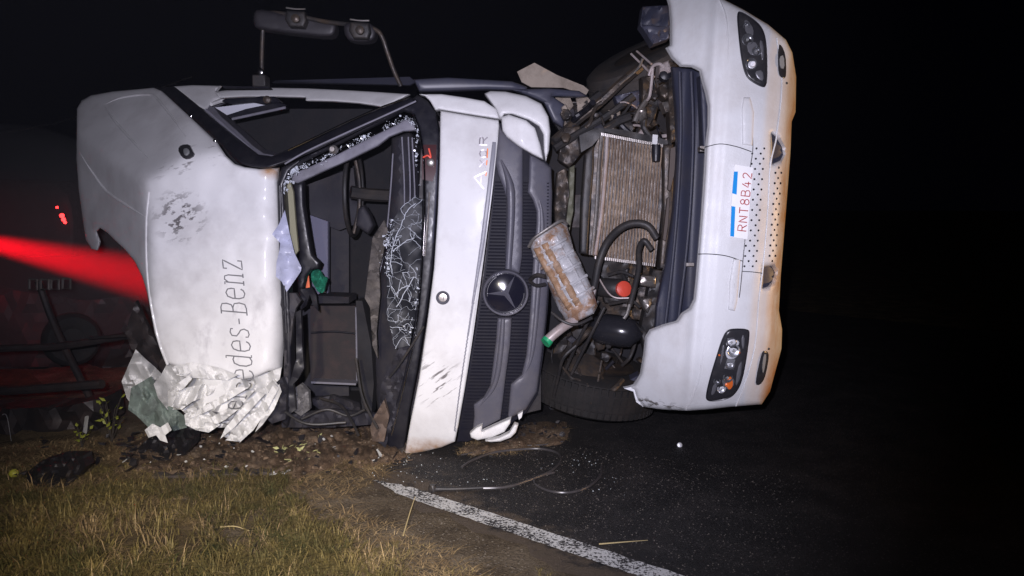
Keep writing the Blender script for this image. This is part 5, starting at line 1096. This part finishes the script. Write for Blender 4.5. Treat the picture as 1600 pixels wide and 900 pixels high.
# hose / cables lying on the road
def gtube(name, pts, r, mt, z=None, rs=None, n=8):
    q = [tuple(np.array(G(x, y)) + np.array((0, 0, (z or r) + h))) for x, y, h in pts]
    own = q[0]
    return MB().tube(q, r, n, True, rs).build(name, mt, None, own=own)
road_hose = mat('black_hose', (.05, .046, .048), .32, 0, (.10, .09, .085), .4, 20)
h = thing('brake_hose', 'black hose with a thick end lying in a loop across the white line', 'hose', G(680, 768))
MB().tube([tuple(np.array(G(x, y)) + np.array((0, 0, .012))) for x, y in ((700, 767), (740, 766), (790, 764), (830, 752), (862, 738), (876, 722), (870, 710), (845, 704), (810, 705), (770, 710), (738, 722), (722, 732))], .009, 8).build('hose_line', road_hose, h)
MB().tube([tuple(np.array(G(x, y)) + np.array((0, 0, .016))) for x, y in ((672, 769), (680, 768), (710, 768), (755, 766))], .014, 10, True, rs=[.024, .022, .014, .012, .010]).build('hose_grip', rubber, h)
MB().lathe(np.array(G(676, 768)) + np.array((0, 0, .022)), (0, 0, 1), [(.025, -.02), (.027, 0), (.018, .02)], 14).build('hose_knob', rubber, h)
tag(gtube('cable', [(940, 730, 0), (938, 745, 0), (920, 762, 0), (893, 771, 0), (862, 770, 0), (838, 760, 0), (836, 750, 0), (850, 744, 0), (866, 740, 0)], .008, road_hose), 'thin dark cable curled in an open ring on the asphalt', 'cable')
tag(gtube('cable', [(880, 692, .005), (850, 696, 0), (800, 699, 0), (760, 705, 0), (720, 712, 0)], .006, road_hose), 'thin straight cable lying beside the lower edge of the grille', 'cable')
# shiny bit on the road
sb = MB().lathe(np.array(G(1062, 698)) + np.array((0, 0, .012)), (.05, -.93, .36), [(.019, -.006), (.020, 0), (.016, .005), (.006, .007)], 18)
tag(sb.build('metal_disc', disc_m, None, own=tuple(G(1062, 698))), 'small shiny metal disc lying alone on the dark asphalt under the bumper', 'disc')
# timber / bars and debris on the verge
def debris(name, o, zc, mt, label, cat, th=.06, dent=.08, sc=14, seed=1, thick=.05):
    Yb = max(G(x, y)[1] for x, y in o); 
    # lies on the ground: distance follows the ground plane, then rises
    gy = [G(x, y)[1] for x, y in o]; yl = max(y for _, y in o); Yn = G(o[0][0], yl)[1]
    ob = sheet(name, o, lambda x, y: Yn + (yl - np.asarray(y)) * .006, mt, None, step=5, thick=thick, dent=dent, dscale=sc, seed=seed, angle=25)
    tag(ob, label, cat); return ob
rub_black = mat('black_torn_plastic', (.016, .015, .018), .5, 0, (.04, .032, .028), .6, 8, bump=.003)
debris('plastic_debris', [(215, 700), (240, 678), (262, 668), (285, 660), (305, 672), (302, 695), (285, 715), (262, 728), (240, 736), (222, 722)], 0, rub_black, 'black torn plastic lump lying in front of the crumpled roof corner', 'debris', dent=.25, sc=16, seed=3, thick=.10)
debris('plastic_debris', [(40, 740), (62, 722), (95, 712), (130, 712), (134, 730), (118, 748), (100, 762), (60, 760), (42, 752)], 0, rub_black, 'low black plastic piece on the grass nearest the left edge of the photo', 'debris', dent=.2, sc=15, seed=5, thick=.10)
# dark plank and broken bar
def bar(name, a, b, w, hgt, mt, label, cat, lift=.02):
    p, q = Vector(G(*a)) + Vector((0, 0, lift)), Vector(G(*b)) + Vector((0, 0, lift)); c = (p + q) / 2
    o = MB().box(c, w, (q - p).length, hgt, (q - p).to_track_quat('Y', 'Z').to_matrix()).build(name, mt, None, bevel=.004, own=tuple(c)); tag(o, label, cat); return o
bar('plank', (240, 748), (430, 741), .085, .02, mat('weathered_dark_wood', (.075, .06, .055), .85, 0, (.03, .025, .022), .7, 12, stretch=(1, 8, 1), bump=.004), 'dark flat plank lying along the edge of the grass', 'plank')
bar('metal_bar', (402, 692), (446, 716), .035, .03, rub_black, 'short black bar pointing down from under the smashed cab', 'bar', .03)
bar('metal_bar', (436, 714), (476, 745), .022, .02, metal_dark, 'grey bent bar lying on the straw in front of the cab', 'bar', .02)
# broken trim on the ground near the cab, straw stalks, twigs
tw = mat('dry_stalk', (.40, .32, .16), .7)
dk = mat('dark_twig', (.035, .028, .022), .8)
for k, (pts, mt, lab) in enumerate((([(630, 838, .0), (640, 818, .05), (649, 804, .10)], tw, 'pale dry stalk standing up from the shoulder beside the white line'),
                                    ([(936, 851, 0), (960, 852, .01), (985, 850, .01), (1012, 845, .0)], tw, 'long pale stalk lying across the white line'),
                                    ([(205, 830, 0), (216, 815, .05), (222, 800, .04)], dk, 'dark bent twig in the grass at lower left'),
                                    ([(345, 712, .02), (360, 735, .04), (385, 748, .02), (402, 752, 0)], dk, 'dark curved twig crossing the plank'),
                                    ([(376, 905, 0), (392, 880, .04), (410, 850, .05)], dk, 'long dark stem rising out of the nearest grass'),
                                    ([(345, 830, .02), (368, 832, .03), (392, 831, .0)], tw, 'short pale stalk lying on green grass left of centre'),
                                    ([(0, 672, .10), (12, 678, .14), (18, 694, .02)], mat('pale_string', (.5, .5, .5), .6), 'pale bent cord end in front of the wreck at the left edge'))):
    tag(gtube(('stalk', 'stalk', 'twig', 'twig', 'twig', 'stalk', 'cord')[k], pts, .0032 if k < 2 or k == 5 else .004, mt, rs=[.004, .003, .0015], n=6), lab, ('stalk', 'stalk', 'twig', 'twig', 'twig', 'stalk', 'cord')[k])
# leafy weeds at the foot of the wreck
leaf_m = mat('yellow_green_leaf', (.22, .24, .03), .5); leaf_p = mat('pale_leaf', (.45, .45, .20), .5); leaf_w = mat('pale_scrap', (.55, .55, .52), .5)
def weed(base, n, hgt, sprd, mt, lab, seed):
    random.seed(seed); b = Vector(G(*base)); t = thing('weed', lab, 'plant', tuple(b))
    ms, ml_ = MB(), MB()
    for k in range(n):
        a = random.uniform(0, 6.28); r = random.uniform(.2, 1) * sprd; hh = hgt * random.uniform(.5, 1); tip = b + Vector((math.cos(a) * r, math.sin(a) * r * .6, hh))
        ms.tube([b, b + (tip - b) * .5 + Vector((0, 0, hh * .15)), tip], .003, 5)
        for j in range(3):
            c = b + (tip - b) * (.5 + .25 * j); d = Vector((random.uniform(-1, 1), random.uniform(-1, 1), random.uniform(-.1, .8))).normalized(); s = d.orthogonal().normalized() * .012; L = random.uniform(.03, .06)
            ml_.add([c, c + d * L * .4 + s, c + d * L, c + d * L * .4 - s, c + d * L * .45 + Vector((0, 0, .004))], [(0, 1, 4), (1, 2, 4), (2, 3, 4), (3, 0, 4)])
    ms.build('stem', dk, t); ml_.build('leaf', mt, t, kind='stuff', smooth=False)
weed((175, 690), 9, .34, .14, leaf_m, 'yellow-green leafy weed growing at the foot of the torn roof flap', 3)
weed((128, 700), 5, .16, .10, leaf_m, 'small weed beside the dark wreck left of the torn flap', 4)
weed((452, 712), 5, .07, .10, leaf_p, 'flattened weed with pale broad leaves under the smashed cab', 5)
for (x, y, w, h_, lab) in ((22, 747, .03, .04, 'round yellow fruit-like lump in the grass at the left edge'),):
    b = Vector(G(x, y)); o = MB().lathe(b + Vector((0, 0, .03)), (0, .2, 1), [(.006, -.03), (.022, -.02), (.03, 0), (.024, .018), (.008, .028)], 14).build('yellow_fruit', mat('yellow_fruit', (.42, .42, .05), .5), None, own=tuple(b)); tag(o, lab, 'fruit')
def scrap(pts, zl, mt, lab, nm='scrap', cat='scrap'):
    b = [Vector(G(x, y)) + Vector((0, 0, .02 + z)) for x, y, z in pts]; n = len(b)
    f = [tuple(range(n)), tuple(range(n, 2 * n))[::-1]] + [(i, n + i, n + (i + 1) % n, (i + 1) % n) for i in range(n)]
    o = link(nm, [tuple(q) for q in b] + [tuple(q - Vector((0, 0, .006))) for q in b], f, mt, None, False, own=tuple(b[0])); tag(o, lab, cat)
scrap([(130, 684, .03), (135, 668, .10), (140, 672, .09), (136, 686, .02)], 0, leaf_w, 'upright pale paper scrap left of the yellow-green weed')
scrap([(560, 700, 0), (590, 698, .01), (612, 704, .01), (600, 712, 0), (570, 708, .0)], 0, mat('greenish_glass_sheet', (.22, .24, .25), .3), 'greenish grey broken plate on the ground below the windscreen')
scrap([(575, 716, 0), (590, 712, .03), (598, 718, .01), (582, 724, 0)], 0, leaf_w, 'small pale fragment on the soil below the windscreen')
scrap([(620, 706, 0), (628, 698, .04), (636, 704, .03), (628, 712, 0)], 0, metal_light, 'bright crumpled fragment at the lower tip of the front panel')
scrap([(418, 742, .0), (455, 738, .0), (452, 743, .0), (420, 746, .0)], 0, leaf_w, 'narrow pale sliver lying in front of the grey bent bar')

# small litter along the foot of the cab
def litter(name, n, poly, rmin, rmax, m, seed):
    random.seed(seed); V, Fq = [], []
    for (x, y, z) in scatter(n, poly, None, seed):
        r = random.uniform(rmin, rmax); k = len(V); c = Vector((x, y, z + random.uniform(.02, .07))); Rm = Matrix.Rotation(random.uniform(0, 6.3), 3, Vector((random.uniform(-1, 1), random.uniform(-1, 1), 1.6)).normalized())
        q = [Rm @ Vector((math.cos(a) * r * random.uniform(.4, 1.3), math.sin(a) * r * random.uniform(.3, .9), random.uniform(-.25, .25) * r)) for a in (0, 1.3, 2.5, 3.8, 5.0)]
        V += [tuple(c + p) for p in q] + [tuple(c + p - Vector((0, 0, .003))) for p in q]
        Fq += [tuple(k + i for i in range(5)), tuple(k + 9 - i for i in range(5))] + [(k + i, k + 5 + i, k + 5 + (i + 1) % 5, k + (i + 1) % 5) for i in range(5)]
    link(name, V, Fq, m, None, False, 0, 'stuff')
FOOT = [(190, 740), (200, 690), (330, 680), (560, 672), (640, 700), (650, 730), (480, 752), (300, 752)]
litter('dark_litter', 110, FOOT, .010, .045, rub_black, 1); litter('brown_litter', 150, FOOT, .008, .035, mat('brown_litter', (.16, .11, .07), .8), 2)
litter('pale_litter', 34, FOOT, .004, .022, leaf_w, 3); litter('leaf_litter', 26, [(410, 735), (430, 690), (500, 690), (500, 730)], .012, .04, leaf_p, 4)
litter('dark_litter', 26, [(0, 760), (20, 690), (240, 690), (240, 750), (100, 770)], .01, .05, rub_black, 5)
litter('brown_litter', 40, [(720, 705), (740, 680), (890, 665), (880, 695)], .008, .03, rub_black, 6)
_g = {'stalk': 'dry stalks on the verge and road', 'twig': 'dark twigs in the grass', 'cable': 'cables lying on the asphalt', 'plastic_debris': 'black debris lumps on the verge', 'metal_bar': 'broken bars by the cab', 'weed': 'weeds at the foot of the wreck', 'scrap': 'small scraps on the ground'}
for o in S.objects:
    if o.parent is None and o.name.split('.')[0] in _g: o['group'] = _g[o.name.split('.')[0]]

# ================================================================== night mist
hz = MB().box((0, 7.0, 3.0), 40.0, 18.0, 8.2).build('haze', None, None, kind='stuff', smooth=False)
hm = bpy.data.materials.new('night_mist'); hm.use_nodes = True; N = hm.node_tree.nodes; N.clear()
out = N.new('ShaderNodeOutputMaterial'); pv = N.new('ShaderNodeVolumePrincipled'); pv.inputs['Color'].default_value = (.85, .88, 1, 1); pv.inputs['Density'].default_value = .00025; pv.inputs['Anisotropy'].default_value = .2
hm.node_tree.links.new(pv.outputs[0], out.inputs['Volume']); hz.data.materials.clear(); hz.data.materials.append(hm)
# scattering volume added so the red beam on the left shows
sm_ = MB().lathe((-5.1, 7.5, 1.35), (1, 0, -.1), [(.05, -1.9), (.75, -1.5), (1.15, -.6), (1.2, .4), (1.0, 1.3), (.6, 1.9), (.05, 2.2)], 20).build('beam_volume', None, None, kind='stuff')
smm = bpy.data.materials.new('beam_scatter'); smm.use_nodes = True; N = smm.node_tree.nodes; N.clear()
out = N.new('ShaderNodeOutputMaterial'); pv = N.new('ShaderNodeVolumePrincipled'); pv.inputs['Color'].default_value = (.9, .9, .9, 1); pv.inputs['Density'].default_value = .09
smm.node_tree.links.new(pv.outputs[0], out.inputs['Volume']); sm_.data.materials.clear(); sm_.data.materials.append(smm)
print('TRIS', sum(len(o.data.polygons) for o in S.objects if o.type == 'MESH'))
